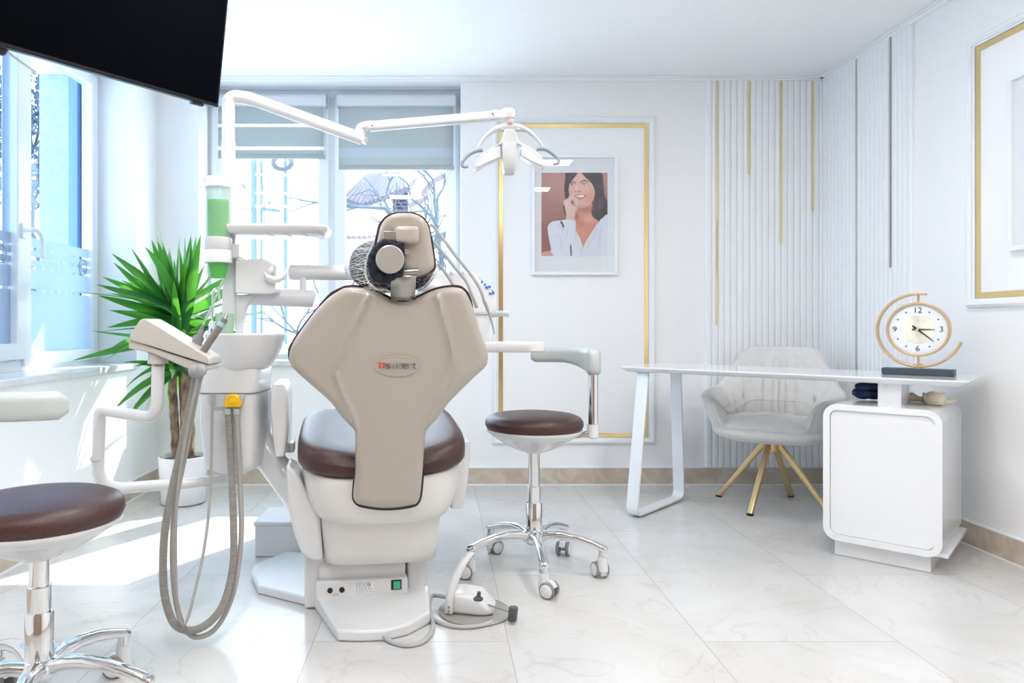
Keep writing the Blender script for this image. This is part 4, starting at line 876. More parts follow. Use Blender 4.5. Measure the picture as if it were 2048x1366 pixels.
# ------------------------------------------------------------------ clock
CKO=dk(1.175,.335,.768); CN=-DD; CXd=DL
ck=thing('desk_clock','champagne gold crescent table clock with white dial on a dark slate base','clock',tuple(CKO))
cp=lambda x,z,o=0: CKO+CXd*x+CN*o+Vector((0,0,z))
b=B(); b.box(cp(.0,.0145,0),(.262,.075,.027),RD); b.build('base',mat('slate_base',(.045,.06,.085),.45),ck,bevel=.002)
zc=.197; Ri=.113; 
b=B(); b.cyl(cp(0,.026),cp(0,.048),.016); b.build('foot_collar',M['goldring'],ck)
def band(b,cx_,cz_,R,a0,a1,wr,dep,n=64):
    rings=[]; full=abs(a1-a0)>6.28
    for i in range(n if full else n+1):
        a=a0+(a1-a0)*i/n; rr_=[R-wr/2,R+wr/2]
        rings.append([cp(cx_+rr_[0]*math.cos(a),cz_+rr_[0]*math.sin(a),-dep/2),cp(cx_+rr_[1]*math.cos(a),cz_+rr_[1]*math.sin(a),-dep/2),cp(cx_+rr_[1]*math.cos(a),cz_+rr_[1]*math.sin(a),dep/2),cp(cx_+rr_[0]*math.cos(a),cz_+rr_[0]*math.sin(a),dep/2)])
    b.loft(rings,close=full)
b=B(); band(b,.003,zc-.003,.157,math.radians(80),math.radians(342),.010,.030); b.build('crescent_frame',M['goldring'],ck,bevel=.002,ang=30)
b=B(); band(b,0,zc,Ri,0,2*math.pi,.009,.042); b.build('dial_rim',M['goldring'],ck,bevel=.0015,ang=30)
b=B(); b.cyl(cp(.0,zc+Ri),cp(.0,zc+.155),.005); b.build('connecting_pin',M['goldring'],ck); b=B(); b.cyl(cp(0,zc-Ri),cp(0,zc-.158),.005); b.build('connecting_pin',M['goldring'],ck)
b=B(); b.cyl(cp(0,zc,.002),cp(0,zc,.010),Ri-.004,seg=64); dl=b.build('dial',M['paper'],ck)
M['disc']=mat('brushed_pale_gold',(.90,.88,.74),.35,.6); 
m=M['disc']; tc=nd(m,'ShaderNodeTexCoord'); pb(m).inputs['Anisotropic'].default_value=.85; tg=nd(m,'ShaderNodeTangent'); tg.direction_type='RADIAL'; tg.axis='Y'; lk(m,tg.outputs[0],pb(m).inputs['Tangent'])
b=B(); b.cyl(cp(0,zc,.010),cp(0,zc,.0115),.060,seg=64); b.build('centre_disc',M['disc'],dl,smooth=True)
for txt,x,z in (('12',0,.082),('3',.085,0),('6',0,-.083),('9',-.085,0)): text_bm(txt,.034,cp(x,zc+z,.0108),CXd,(0,0,1)).build('numeral',M['dark'],dl,smooth=False)
b=B()
for k in range(12):
    if k%3: a=math.radians(30*k); b.cyl(cp(.085*math.cos(a),zc+.085*math.sin(a),.010),cp(.085*math.cos(a),zc+.085*math.sin(a),.0112),.0032,seg=14)
b.build('hour_dots',M['dark'],dl)
def hand(ax,az,L,tail,w,o,m_):
    d=Vector((ax,az)).normalized(); q=Vector((-d.y,d.x)); pts=[(-tail,w),(0,w*.9),(L,w*.35),(L,-w*.35),(0,-w*.9),(-tail,-w)]
    B().prism([cp(d.x*s+q.x*t_,zc+d.y*s+q.y*t_,o) for s,t_ in pts],CN*.0015).build('hour_hand' if L<.065 else 'minute_hand',m_,ck,smooth=False)
hand(1,.0,.062,.02,.0042,.0145,M['dark']); hand(1,-.86,.078,.024,.0036,.017,M['black'])
b=B(); b.cyl(cp(0,zc,.012),cp(0,zc,.021),.005); b.build('hand_cap',M['gold'],ck)
# ------------------------------------------------------------------ small things on the pedestal
nb=thing('navy_pouch','crumpled dark navy cloth pouch tucked under the desktop on the pedestal','pouch',tuple(dk(1.0,.30,.65)))
M['navyblue']=noise_col(mat('navy_velvet',(.008,.02,.07),.8),(.004,.010,.035),(.018,.045,.12),25,4,bump=.3); 
b=B()
for (dl_,z,sx,sz) in ((0,.680,.064,.023),(.006,.708,.058,.017)):
    rs=[]
    for i in range(13):
        th=-math.pi/2+.1+(math.pi-.2)*i/12; rs.append([dk(.992+dl_+(sx*math.cos(th)**.6*math.cos(p)*(1+.06*math.sin(5*p+th*2))),.30+.09*math.cos(th)**.6*math.sin(p),z+sz*math.sin(th)+.003*math.sin(4*p)) for p in np.linspace(0,2*math.pi,33)[:-1]])
    b.loft(rs)
b.build('pouch_body',M['navyblue'],nb,ang=80)
bw=thing('fabric_bow','crumpled cream satin ribbon bow lying on the pedestal under the desktop','ribbon',tuple(dk(1.2,.33,.652)))
M['satinribbon']=noise_col(mat('cream_satin',(.75,.66,.48),.4),(.74,.65,.46),(.86,.80,.66),16,4,bump=.2)
b=B()
def ribbon(pts,w,b,up=(0,0,1)):
    q=cat([dk(1.31-(1.35-p[0])*.70,p[1],p[2]) for p in pts],6); n=len(q)
    b.sheet([[p+Vector((0,0,w*(.5+.5*math.sin(math.pi*min(1,i/n+.15)))+.004*math.sin(i*.9))),p+DD*.012*math.sin(i*.5)] for i,p in enumerate(q)])
ribbon([(1.06,.36,.655),(1.11,.30,.655),(1.16,.31,.654),(1.20,.30,.653)],.036,b); ribbon([(1.19,.29,.653),(1.22,.25,.653),(1.29,.24,.653),(1.30,.30,.653),(1.24,.34,.653),(1.20,.32,.653)],.052,b)
ribbon([(1.20,.30,.653),(1.26,.33,.653),(1.31,.34,.653),(1.35,.35,.656)],.026,b); ribbon([(1.05,.33,.654),(1.10,.37,.654),(1.17,.36,.654),(1.21,.33,.653)],.022,b)
b.build('ribbon_loops',M['satinribbon'],bw,solid=.0025,ang=80); b=B(); b.ell(dk(1.212,.305,.672),(.02,.014,.018),R=RD); b.build('knot',M['satinribbon'],bw)
# ------------------------------------------------------------------ desk chair
HA=math.radians(-33); cf=Vector((math.sin(HA),-math.cos(HA),0)); crt=Vector((-cf.y,cf.x,0)); HO=Vector((1.815,3.93,0))
hw_=lambda x,y,z: HO+crt*x-cf*y+Vector((0,0,z))          # +y towards the back of the chair, +x to its left arm seen from the front
dc_=thing('desk_chair','light grey velvet tub armchair on brass splayed legs behind the desk','chair',(HO.x,HO.y,0))
# seat cushion
b=B(); rs=[]
for sc,z in ((.90,.405),(.97,.41),(1.0,.43),(.99,.452),(.95,.468),(.85,.476),(.6,.480),(.25,.482)):
    rs.append([hw_(x*sc,y*sc-.03,z+(.004*math.sin(x*45+y*20)*(z>.45))-.02*max(0,-(y+.15))*2+.012*(1-(x/.25)**2)*(z>.45)) for x,y in selli(.262,.255,3.2,48)])
b.loft(rs); b.build('seat_cushion',M['fabric'],dc_,ang=80)
b=B(); rs=[]
for sc,z in ((.55,.365),(.80,.368),(.95,.385),(1.03,.405),(1.06,.43),(1.03,.44)): rs.append([hw_(x*sc,y*sc-.015,z) for x,y in selli(.275,.275,3.0,48)])
b.loft(rs); b.build('seat_shell',M['fabric'],dc_,ang=80)
# wrap-around back and arms, swept along a U with leaning quilted walls
b=B(); rings=[]; N=281
for i in range(N):
    s=i/(N-1)*2-1; a=math.pi*.5+s*math.radians(142)        # plan angle, 90deg = back
    rx,ry=.275,.285
    cxp,cyp=math.cos(a),math.sin(a)
    e=2.7; k=(abs(cxp)**e+abs(cyp)**e)**(-1/e); ex=rx*k*cxp; ey=ry*k*cyp
    if ey<-.20: ey=-.20-(ey+.20)*-.55
    bk_=max(0,1-abs(s)/.50); bk_=bk_*bk_*(3-2*bk_)
    top=.655+.185*min(1,max(0,(.58-abs(s))/.26)) ; top=.610+.235*(lambda q:q*q*(3-2*q))(min(1,max(0,(.43-abs(s))/.26)))
    top-=.03*max(0,abs(s)-.55)/.45
    if abs(s)>.9: top-= .05*((abs(s)-.9)/.1)**2
    bot=.425; nx,ny=cxp,cyp
    lean=.075 if abs(s)<.45 else .055
    thick=.050*(1 if abs(s)<.97 else .7)
    ring=[]
    M_=14
    for j in range(M_+1):
        f=j/M_; z=bot+(top-bot)*f; rp=-.019*math.exp(-(math.sin(s*36+f*1.3*math.sin(s*9)+1.2*math.sin(s*17))/.24)**2)*math.sin(math.pi*min(1,f*1.1))*(1 if abs(f-.42)>.05 else -.5)
        o_=lean*f**1.3-thick*.5+rp-.010*math.sin(math.pi*f); ring.append(hw_(ex+nx*o_,ey+ny*o_,z))
    ring.append(hw_(ex+nx*(lean-.012),ey+ny*(lean-.012),top+.016)); ring.append(hw_(ex+nx*(lean+.012),ey+ny*(lean+.012),top+.015))
    for j in range(M_,-1,-1):
        f=j/M_; z=bot+(top-bot)*f; o_=lean*f**1.2+thick*.5-.02*(1-f)**3; ring.append(hw_(ex+nx*o_,ey+ny*o_,z-.02*(1-f)))
    rings.append(ring)
b.loft(rings); b.build('back_and_arms',M['fabric'],dc_,ang=80)
b=B(); sm=[]
for i in range(N//6,N-N//6): 
    r_=rings[i]; sm.append(r_[4].lerp(r_[5],.2)+ (r_[4]-r_[-5]).normalized()*.0015)
b.tube(sm,.0022,6); b.build('seam_piping',M['fabric'],dc_)
# swivel base
b=B(); b.cyl((HO.x,HO.y,.30),(HO.x,HO.y,.37),.045); b.build('swivel_hub',M['goldleg'],dc_)
for k in range(4):
    a=math.radians(45+90*k); d=Vector((math.cos(a),math.sin(a),0)); s_=Vector((-d.y,d.x,0)); top_=HO+d*.035+Vector((0,0,.345)); ft=HO+d*.292+Vector((0,0,.006))
    b=B(); dr=(ft-top_).normalized(); upv=dr.cross(s_); b.loft([[p+s_*x+upv*y for x,y in rrect(.028,w,.006,3)] for p,w in ((top_,.030),(ft,.024))]); lg=b.build('leg',M['goldleg'],dc_,ang=50)
    b=B(); b.loft([[Vector((ft.x,ft.y,z))+s_*x+d*y for x,y in rrect(.03,.03,.006,3)] for z in (.0005,.010)]); b.build('foot_cap',M['black'],lg)
# ------------------------------------------------------------------ television
tv=thing('television','large black television tilted down, hanging in the upper left corner','television',(-1.14,2.16,1.769))
p1=P(437,215,2.6); dx=Vector((-.437,-.57,0)).normalized(); nrm=Vector((dx.y*-1,dx.x,0)); nrm=Vector((.79,-.61,0)); 
nrm=(Vector((-dx.y,dx.x,0))); nrm = nrm if nrm.x>0 else -nrm
upv=(Vector((0,0,1))*math.cos(math.radians(9))+nrm*math.sin(math.radians(9))).normalized(); fn=dx.cross(upv); fn=fn if fn.dot(nrm)>0 else -fn
tw,thh=1.08,.62
q=lambda u,v,d: p1+dx*u+upv*v+fn*d
bx=lambda b,u0,u1,v0,v1,d0,d1: b.add([q(u,v,d) for u in (u0,u1) for v in (v0,v1) for d in (d0,d1)],[(0,1,3,2),(4,6,7,5),(0,4,5,1),(2,3,7,6),(0,2,6,4),(1,5,7,3)])
M['tv']=mat('tv_bezel',(.006,.006,.009),.35,spec=.3); M['screen']=mat('tv_screen',(.002,.0025,.004),.3,spec=.1); pb(M['screen']).inputs['IOR'].default_value=1.12
b=B(); bx(b,0,tw,0,thh,-.035,0); b.build('casing',M['tv'],tv,bevel=.004)
b=B(); bx(b,.008,tw-.008,.012,thh-.008,0,.0012); b.build('screen',M['screen'],tv,smooth=False)
b=B(); bx(b,.2,tw-.2,.1,thh-.15,-.07,-.034); b.build('rear_housing',M['tv'],tv,bevel=.01)
b=B(); bx(b,.055,.10,-.010,.001,-.028,-.008); b.build('sensor_strip',M['black'],tv,bevel=.002)
b=B(); c=q(tw*.62,.30,-.07); w_=Vector((XL+.04,c.y-.25,c.z)); b.tube([c,(c+w_)/2+Vector((0,.1,0)),w_],.018,12); b.box(w_,(.04,.12,.2)); b.build('wall_bracket',M['black'],tv)
b=B(); k0=q(.70,.004,-.045); b.ell(k0,(.016,.016,.022)); b.build('cable_plug',M['black'],tv); b=B(); b.tube(cat([k0,k0+Vector((.015,.03,-.015)),k0+Vector((.04,.10,-.035))],6),.004,8); b.build('cable',M['paper'],tv)
# ------------------------------------------------------------------ framed portrait
def paint_portrait(W_=220,H_=278):
    x0,x1,y0,y1=175.,1170.,40.,1304.
    X,Y=np.meshgrid(np.linspace(x0,x1,W_),np.linspace(y0,y1,H_)); img=np.zeros((H_,W_,3))
    c=lambda *a: np.array(lin(*a))
    v=(Y-y0)/(y1-y0); h=(X-x0)/(x1-x0)
    img[:]=c(188,138,132); img+= (c(150,100,96)-c(188,138,132))*np.clip(v*1.3,0,1)[...,None]; img+= .05*np.exp(-((h-.25)/.2)**2-((v-.15)/.2)**2)[...,None]
    img*= (1-.10*(np.abs(Y-655)<5))[...,None]
    def mask(pts,soft,smooth=True):
        if smooth: pts=[(p.x,p.y) for p in cat([Vector((a,b_,0)) for a,b_ in pts],6,True)]
        ins=np.zeros(X.shape,bool); n=len(pts); j=n-1
        for i in range(n):
            xi,yi=pts[i]; xj,yj=pts[j]
            if yi!=yj:
                t=((yi>Y)!=(yj>Y))&(X<(xj-xi)*(Y-yi)/(yj-yi)+xi); ins^=t
            j=i
        d=seg_dist(X,Y,pts,True); sd=np.where(ins,d,-d); return np.clip(sd/soft+.5,0,1)
    def put(m_,col,op=1): 
        img[:]=img*(1-m_[...,None]*op)+np.array(col)*(m_[...,None]*op)
    def blob(cx_,cy_,rx,ry,col,op,rot=0):
        a=math.radians(rot); dx_=(X-cx_)*math.cos(a)+(Y-cy_)*math.sin(a); dy_=-(X-cx_)*math.sin(a)+(Y-cy_)*math.cos(a)
        put(np.exp(-((dx_/rx)**2+(dy_/ry)**2)**1.3),col,op)
    hairc=c(66,60,68)
    put(mask([(572,30),(545,130),(520,220),(525,330),(540,420),(505,520),(508,620),(540,700),(620,600),(930,520),(925,640),(975,740),(1045,790),(1075,735),(1185,700),(1185,500),(1130,400),(1105,200),(1050,30)],10),hairc)
    for k in range(26):
        xx=930+k*9; put(np.exp(-((X-(xx+40*np.sin((Y-500)/240.+k*.6)))/4.)**2)*((Y>360)&(Y<740)&(X>925)),c(112,90,86) if k%2 else c(52,48,58),.35)
    put(mask([(720,540),(700,700),(670,790),(690,930),(760,1050),(805,1190),(850,1070),(940,930),(1045,790),(955,720),(918,600),(930,500)],8),c(214,152,132))
    blob(830,600,120,50,c(176,112,96),.8); blob(720,740,60,90,c(190,124,106),.6); blob(900,760,70,60,c(228,170,150),.7); blob(800,960,50,120,c(222,160,138),.5); blob(790,830,30,40,c(196,134,114),.5)
    put(mask([(640,140),(690,50),(760,30),(830,55),(890,150),(952,230),(980,330),(962,430),(915,510),(850,556),(780,568),(715,540),(650,480),(602,390),(585,300),(595,210)],8),c(226,180,168))
    blob(900,400,75,120,c(222,152,124),.75,20); blob(660,300,50,60,c(236,196,186),.6); blob(735,120,70,60,c(234,196,188),.6); blob(770,540,80,24,c(200,140,124),.6); blob(850,290,60,45,c(234,184,166),.6); blob(612,330,24,80,c(196,146,138),.5)
    put(mask([(560,30),(712,30),(680,100),(622,172),(592,240),(580,330),(590,425),(540,445),(520,310),(530,160)],9),hairc)
    put(mask([(798,30),(1060,30),(1108,200),(1115,350),(1060,500),(985,470),(975,400),(982,330),(950,222),(885,150),(835,105)],9),hairc)
    blob(1080,250,70,26,c(110,96,98),.6,30); blob(1050,560,30,120,c(104,84,82),.6); blob(600,120,30,60,c(84,76,84),.5,20)
    dk_=c(92,62,58)
    put(mask([(588,205),(618,172),(660,168),(694,184),(690,194),(655,182),(622,188)],6),dk_,.85); put(mask([(756,180),(800,152),(850,150),(896,178),(888,184),(845,166),(800,170),(764,190)],6),dk_,.9)
    for ex,ey,rx in ((640,216,40),(822,208,46)):
        blob(ex,ey,rx+10,26,c(198,150,140),.7); put(mask([(ex-rx,ey+4),(ex-rx*.4,ey-14),(ex+rx*.4,ey-15),(ex+rx,ey+2),(ex+rx*.4,ey+14),(ex-rx*.4,ey+15)],5),c(232,222,220)); blob(ex-5,ey,17,16,c(60,42,40),1); blob(ex-1,ey-5,4,4,c(250,250,250),.9)
        put(np.exp(-((Y-(ey-14+ .006*(X-ex)**2))/4.)**2)*(np.abs(X-ex)<rx+5),c(60,44,44),.9)
    blob(735,322,62,16,c(196,138,126),.7); blob(690,326,12,8,c(130,80,76),.8); blob(748,328,12,8,c(130,80,76),.8); blob(705,270,14,50,c(240,206,196),.6); blob(662,290,10,50,c(204,156,146),.4)
    put(mask([(672,386),(720,372),(780,372),(836,380),(826,408),(790,424),(740,424),(700,412)],5),c(120,58,58)); put(mask([(690,384),(740,378),(800,380),(824,388),(800,408),(745,412),(706,402)],4),c(244,240,240)); put(mask([(672,384),(720,366),(760,372),(836,378),(760,380)],4),c(190,112,108),.9); put(mask([(700,414),(760,422),(826,404),(800,440),(750,446)],6),c(206,138,132)); blob(846,385,8,24,c(188,128,112),.6)
    sk=c(226,190,180)
    put(mask([(640,480),(690,470),(735,420),(742,480),(732,540),(705,640),(684,700),(684,800),(556,790),(546,660),(520,545),(506,490),(530,448),(575,440),(590,395),(640,376),(690,380),(640,420)],7),sk)
    blob(642,490,34,26,c(120,72,66),.9,60); blob(668,530,44,12,c(172,118,108),.7,20); blob(735,440,10,60,c(186,130,120),.6); blob(560,520,22,60,c(236,208,200),.6); blob(600,640,70,120,c(222,186,178),.4); blob(700,590,14,70,c(190,140,130),.5,15); blob(568,436,18,10,c(206,214,224),.9); blob(690,388,26,6,c(190,134,126),.6); blob(700,700,30,80,c(120,76,66),.55,8)
    sh=c(222,225,236)
    put(mask([(335,1320),(318,1200),(290,1060),(266,900),(282,830),(345,778),(470,764),(556,752),(684,782),(694,930),(755,1035),(803,1186),(850,1075),(942,930),(1042,790),(1085,738),(1190,712),(1190,1320)],8),sh)
    for a,b_,c_,d_,r_ in ((440,850,16,60,-20),(500,900,12,70,15),(690,980,16,120,-8),(560,980,10,110,10),(420,1010,70,10,10),(870,1150,16,110,15),(960,1010,12,140,25),(1060,1010,12,170,10),(780,1230,26,70,0),(470,1130,14,120,-6)): blob(a,b_,c_,d_,c(200,205,220),.6,r_)
    put(mask([(470,770),(500,810),(515,850),(495,880),(480,830),(458,800)],6),c(86,74,78),.9)
    put(mask([(612,1120),(630,1180),(632,1310),(616,1310),(604,1190)],5),c(140,98,92)); put(mask([(165,1262),(250,1235),(310,1240),(342,1310),(165,1320)],6),c(220,162,148))
    put(np.exp(-((X-(1040-(Y-790)*.62-6))/6.)**2)*((Y>790)&(Y<1180)),c(240,226,222),.6); put(np.exp(-((X-(694+(Y-930)*.42+4))/6.)**2)*((Y>930)&(Y<1180)),c(240,226,222),.6)
    return img
pf=thing('picture_frame','white framed portrait of a smiling dark-haired woman, hand at her mouth, on the back wall','picture',tuple(P(1149,430,YB)))
a=P(1063,550,YB-.02); c=P(1235,309,YB-.02); b=B(); ringbars(fb,a.x,c.x,a.z,c.z,.020,.001,.030,b); b.build('frame',M['trim'],pf,bevel=.002)
b=B(); b.bb(a.x+.018,c.x-.018,YB-.014,YB-.001,a.z+.018,c.z-.018); b.build('mat_board',M['paper'],pf,smooth=False)
img=paint_portrait(); H_,W_=img.shape[:2]; pa_=P(1083,512,YB-.015); pc2=P(1215,345.5,YB-.015)
me=bpy.data.meshes.new('print'); xs=np.linspace(pa_.x,pc2.x,W_+1); zs_=np.linspace(pc2.z,pa_.z,H_+1); o0=ORG[pf.name]
vs=[(x-o0.x,YB-.0150-o0.y,z-o0.z) for z in zs_ for x in xs]; fs=[(j*(W_+1)+i,(j+1)*(W_+1)+i,(j+1)*(W_+1)+i+1,j*(W_+1)+i+1) for j in range(H_) for i in range(W_)]
me.from_pydata(vs,[],fs); at=me.color_attributes.new('ink','FLOAT_COLOR','CORNER'); cc_=np.ones((H_*W_,4,4),np.float32); cc_[...,:3]=img.reshape(-1,1,3); at.data.foreach_set('color',cc_.ravel())
m=mat('portrait_print',(.5,.5,.5),.5); an=nd(m,'ShaderNodeAttribute'); an.attribute_name='ink'; lk(m,an.outputs['Color'],pb(m).inputs['Base Color']); me.materials.append(m)
pr=bpy.data.objects.new('print',me); COL.objects.link(pr); pr.parent=pf; pr['label']='printed photograph of a smiling woman in a white blouse on terracotta'
b=B(); b.bb(a.x+.016,c.x-.016,YB-.0195,YB-.0185,a.z+.016,c.z-.016); b.build('glass',M['pglass'],pf,smooth=False)
# second picture on the right wall, cut by the frame of the photo
pf2=thing('picture_frame','white framed picture on the right wall, cut off by the photo edge','picture',(XR,2.7,1.6))
Yr=F*(XR-.025)/(2016-CX); ztp=CAMH-(155-CY)/F*Yr; zbt=CAMH-(503-CY)/F*Yr
b=B(); ringbars(fr_,Yr-.56,Yr,zbt,ztp,.020,.001,.030,b); b.build('frame',M['trim'],pf2,bevel=.002)
b=B(); b.bb(XR-.014,XR-.001,Yr-.545,Yr-.015,zbt+.015,ztp-.015); b.build('mat_board',M['paper'],pf2,smooth=False)
b=B(); b.bb(XR-.0155,XR-.0142,Yr-.47,Yr-.092,zbt+.13,ztp-.095); b.build('print',mat('dark_print',(.18,.15,.15),.5),pf2,smooth=False)
b=B(); b.bb(XR-.0195,XR-.0185,Yr-.545,Yr-.015,zbt+.015,ztp-.015); b.build('glass',M['pglass'],pf2,smooth=False)
# ------------------------------------------------------------------ yucca
yp=Vector((-1.42,4.0,0)); yu=thing('potted_yucca','tall green yucca with spiky leaves in a round white pot, left corner','plant',tuple(yp))
b=B(); b.lathe([(0,.004),(.115,.004),(.122,.010),(.133,.255),(.131,.262),(.125,.262),(.122,.235),(0,.235)],yp,seg=56); b.build('pot',M['desk'],yu,ang=50)
b=B(); b.lathe([(0,.246),(.06,.244),(.1215,.237),(.1215,.22),(0,.22)],yp,seg=40); b.build('soil',noise_col(mat('potting_soil',(.08,.05,.03),.9),(.03,.02,.012),(.16,.10,.06),60,6,bump=.5),yu)
M['bark']=noise_col(mat('yucca_bark',(.2,.13,.08),.85),(.07,.045,.03),(.34,.24,.16),28,8,stretch=(1,1,.5),bump=1.0)
H1=Vector((-1.40,3.90,1.03)); H2=Vector((-1.45,3.90,.74))
for pts,r in (([yp+Vector((.03,-.02,.23)),yp+Vector((.028,-.025,.5)),yp+Vector((.02,-.04,.8)),H1+Vector((0,0,.03))],.040),([yp+Vector((-.035,.0,.23)),yp+Vector((-.04,-.03,.45)),H2+Vector((0,0,.02))],.026)):
    b=B(); q_=cat(pts,8); rr=random.Random(3); b.tube([p+Vector((rr.uniform(-.003,.003),rr.uniform(-.003,.003),0)) for p in q_],lambda t,r=r:r*(1-.15*t)*(1+.06*math.sin(t*60)),20); b.build('trunk',M['bark'],yu)
m=mat('yucca_leaf',(.02,.16,.05),.32,spec=.5); M['leaf']=m; noise_col(m,(.006,.085,.028),(.016,.15,.036),5,3)
t=m.node_tree; tl=nd(m,'ShaderNodeBsdfTranslucent'); tl.inputs[0].default_value=(.16,.50,.04,1); mx=nd(m,'ShaderNodeMixShader'); mx.inputs[0].default_value=.38; lk(m,pb(m).outputs[0],mx.inputs[1]); lk(m,tl.outputs[0],mx.inputs[2]); lk(m,mx.outputs[0],t.nodes['Material Output'].inputs[0])
def leaf(b,base,az,el,L,w,droop,rn,roll=None):
    d=Vector((math.cos(az)*math.cos(el),math.sin(az)*math.cos(el),math.sin(el))); side=Vector((-math.sin(az),math.cos(az),0)); side=Matrix.Rotation(rn.uniform(-1.15,1.15) if roll is None else roll,3,d)@side; n=12; rows=[]
    for i in range(n+1):
        f=i/n; p=base+d*L*f+Vector((0,0,-droop*L*f*f)); x=w*.5*(min(1,.45+f*2.2))*(1-f**2.6)+.0006; nv_=side.cross(d).normalized(); rows.append((p-side*x+nv_*x*.35,p,p+side*x+nv_*x*.35))
        if p.y>YB-.03 or p.x<(-1.93 if (p.z>.80 and p.y<WY1-.03) else XL+.02) or p.z<.30: return False
        if p.y<2.75 or (p.x>-.75 and p.y<3.2): return False
    b.sheet(rows); return True
rn=random.Random(11); b=B(); cnt=0; tries=0
while cnt<46 and tries<2000:
    tries+=1; az=rn.uniform(0,2*math.pi); el=math.radians(rn.choice((rn.uniform(-15,40),rn.uniform(20,82)))); base=H1+Vector((rn.uniform(-.02,.02),rn.uniform(-.02,.02),rn.uniform(-.13,.07)))
    if leaf(b,base,az,el,rn.uniform(.38,.58),rn.uniform(.050,.070),rn.uniform(.0,.30)*(1 if el<1 else .3),rn): cnt+=1
for px_,py_,Y in ((191,590,3.72),(198,552,3.76),(188,568,3.68),(215,520,3.78),(213,503,3.8),(250,490,3.82),(303,473,3.85),(216,620,3.7),(216,655,3.72),(349,460,3.9),(408,460,3.92),(388,478,3.8),(380,462,3.95),(333,490,3.75),(330,497,3.95),(290,470,3.9)):
    e=P(px_,py_,Y); base=H1+Vector((rn.uniform(-.02,.02),rn.uniform(-.02,.01),rn.uniform(-.05,.06))); v_=e-base; leaf(b,base,math.atan2(v_.y,v_.x),math.asin(v_.z/v_.length)+.08,v_.length,.064,.08,rn,rn.choice((-1,1))*rn.uniform(.6,1.3))
cnt=0
while cnt<28 and tries<6000:
    tries+=1; az=rn.uniform(0,2*math.pi); el=math.radians(rn.uniform(-35,60)); base=H2+Vector((rn.uniform(-.015,.015),rn.uniform(-.015,.015),rn.uniform(-.05,.05)))
    if leaf(b,base,az,el,rn.uniform(.25,.42),rn.uniform(.040,.056),rn.uniform(.1,.6),rn): cnt+=1
b.build('foliage',M['leaf'],yu,ang=80)
# ------------------------------------------------------------------ outside
struct(B().bb(-14,14,YB+.55,40,-.9,-.6),'ground',mat('pale_paving',(.75,.75,.75),.9),smooth=False)
struct(B().bb(-20,XL-.6,-8,YB+.55,-.9,-.6),'ground_side',mat('pale_paving',(.75,.75,.75),.9),smooth=False)
M['twig']=mat('pale_bark',(.045,.068,.085),.9)
def tree(name,label,base,H,seed,maxd,spread,group=None,leafy=0):
    rn=random.Random(seed); t=thing(name,label,'tree',tuple(base),group); b=B(); tips=[]
    def grow(p,d,L,r,dep):
        q=[p]; 
        for i in range(4):
            d=(d+Vector((rn.uniform(-.22,.22),rn.uniform(-.22,.22),rn.uniform(-.1,.16)))).normalized(); q.append(q[-1]+d*L/4)
        b.tube(q,lambda s:r*(1-.35*s),6 if dep else 9); tips.append((q[-1],d))
        if dep<maxd:
            for k in range(rn.choice((2,3,3))):
                a=rn.uniform(0,2*math.pi); o=d.orthogonal().normalized(); o=Matrix.Rotation(a,3,d)@o; grow(q[rn.choice((2,3,4,4))],(d+o*rn.uniform(.5,1.1)*spread).normalized(),L*rn.uniform(.62,.82),r*.6,dep+1)
    grow(Vector(base),Vector((.05,0,1)),H*.30,H*.022,0)
    b.build('trunk_and_branches',M['twig'],t,ang=80)
    if leafy:
        f=B()
        for p,d in tips:
            for k in range(leafy):
                c=p+Vector((rn.gauss(0,.22),rn.gauss(0,.22),rn.gauss(0,.22))); u=Vector((rn.uniform(-1,1),rn.uniform(-1,1),rn.uniform(-1,1))).normalized()*.045; w=u.orthogonal().normalized()*.03; f.add([c-u,c+w,c+u,c-w],[(0,1,2,3)])
        f.build('foliage',M['outleaf'],t,smooth=False)
    return t
M['outleaf']=mat('hazy_leaf',(.07,.09,.11),.8)
tree('bare_tree','bare pale tree with forked trunk outside the right window pane',(P(735,470,8.5).x,8.5,-.6),4.6,5,5,1.0)
tree('bare_tree','thin bare sapling outside the left window pane, near the mullion',(P(608,500,9.5).x,9.5,-.6),3.4,9,4,.9)
tree('bare_tree','bare tree seen between roof and arched wall at the right pane edge',(P(889,500,9.2).x,9.2,-.6),2.6,23,4,1.0)
for i,(x,y,h,lb) in enumerate(((-6.1,10.7,6.5,'hazy leafy tree outside the side window, seen just right of its handle'),)): tree('garden_tree',lb,(x,y,-.6),h,31+i,5,.9,leafy=14)
# tiled roof with its house
M['rooftile']=mat('lilac_roof_tile',(.055,.053,.082),.8); M['housewall']=mat('white_house_wall',(.85,.85,.85),.9)
hs=thing('neighbour_house','house with rounded clay tile roof seen through the right window pane','building',tuple(P(765,480,14)))
Yq=14
def tileroof(b,pts_top,pts_bot,n,r,Y0,Y1):
    for i in range(n+1):
        f=i/n
        def li(pl):
            k=f*(len(pl)-1); j=min(int(k),len(pl)-2); g=k-j; return (pl[j][0]*(1-g)+pl[j+1][0]*g,pl[j][1]*(1-g)+pl[j+1][1]*g)
        a,c=li(pts_top),li(pts_bot); A=P(*a,Y1); C=P(*c,Y0); ns=1
        for s_ in range(ns):
            p,q_=A.lerp(C,s_/ns),A.lerp(C,(s_+1.12)/ns); b.cyl(p+Vector((0,-.02*s_/ns,0)),q_+Vector((0,-.05,.0)),r*.86,r,8)
b=B(); tileroof(b,[(735,352),(760,348),(790,348),(806,352)],[(690,395),(730,405),(770,392),(812,377)],15,.055,13.6,14.6); b.build('tile_roof',M['rooftile'],hs)
b=B(); b.prism([P(x,y,14.7) for x,y in ((690,398),(735,351),(806,351),(816,374),(800,384),(770,396),(730,408))],(0,.1,0)); b.build('roof_deck',M['rooftile'],hs,smooth=False)
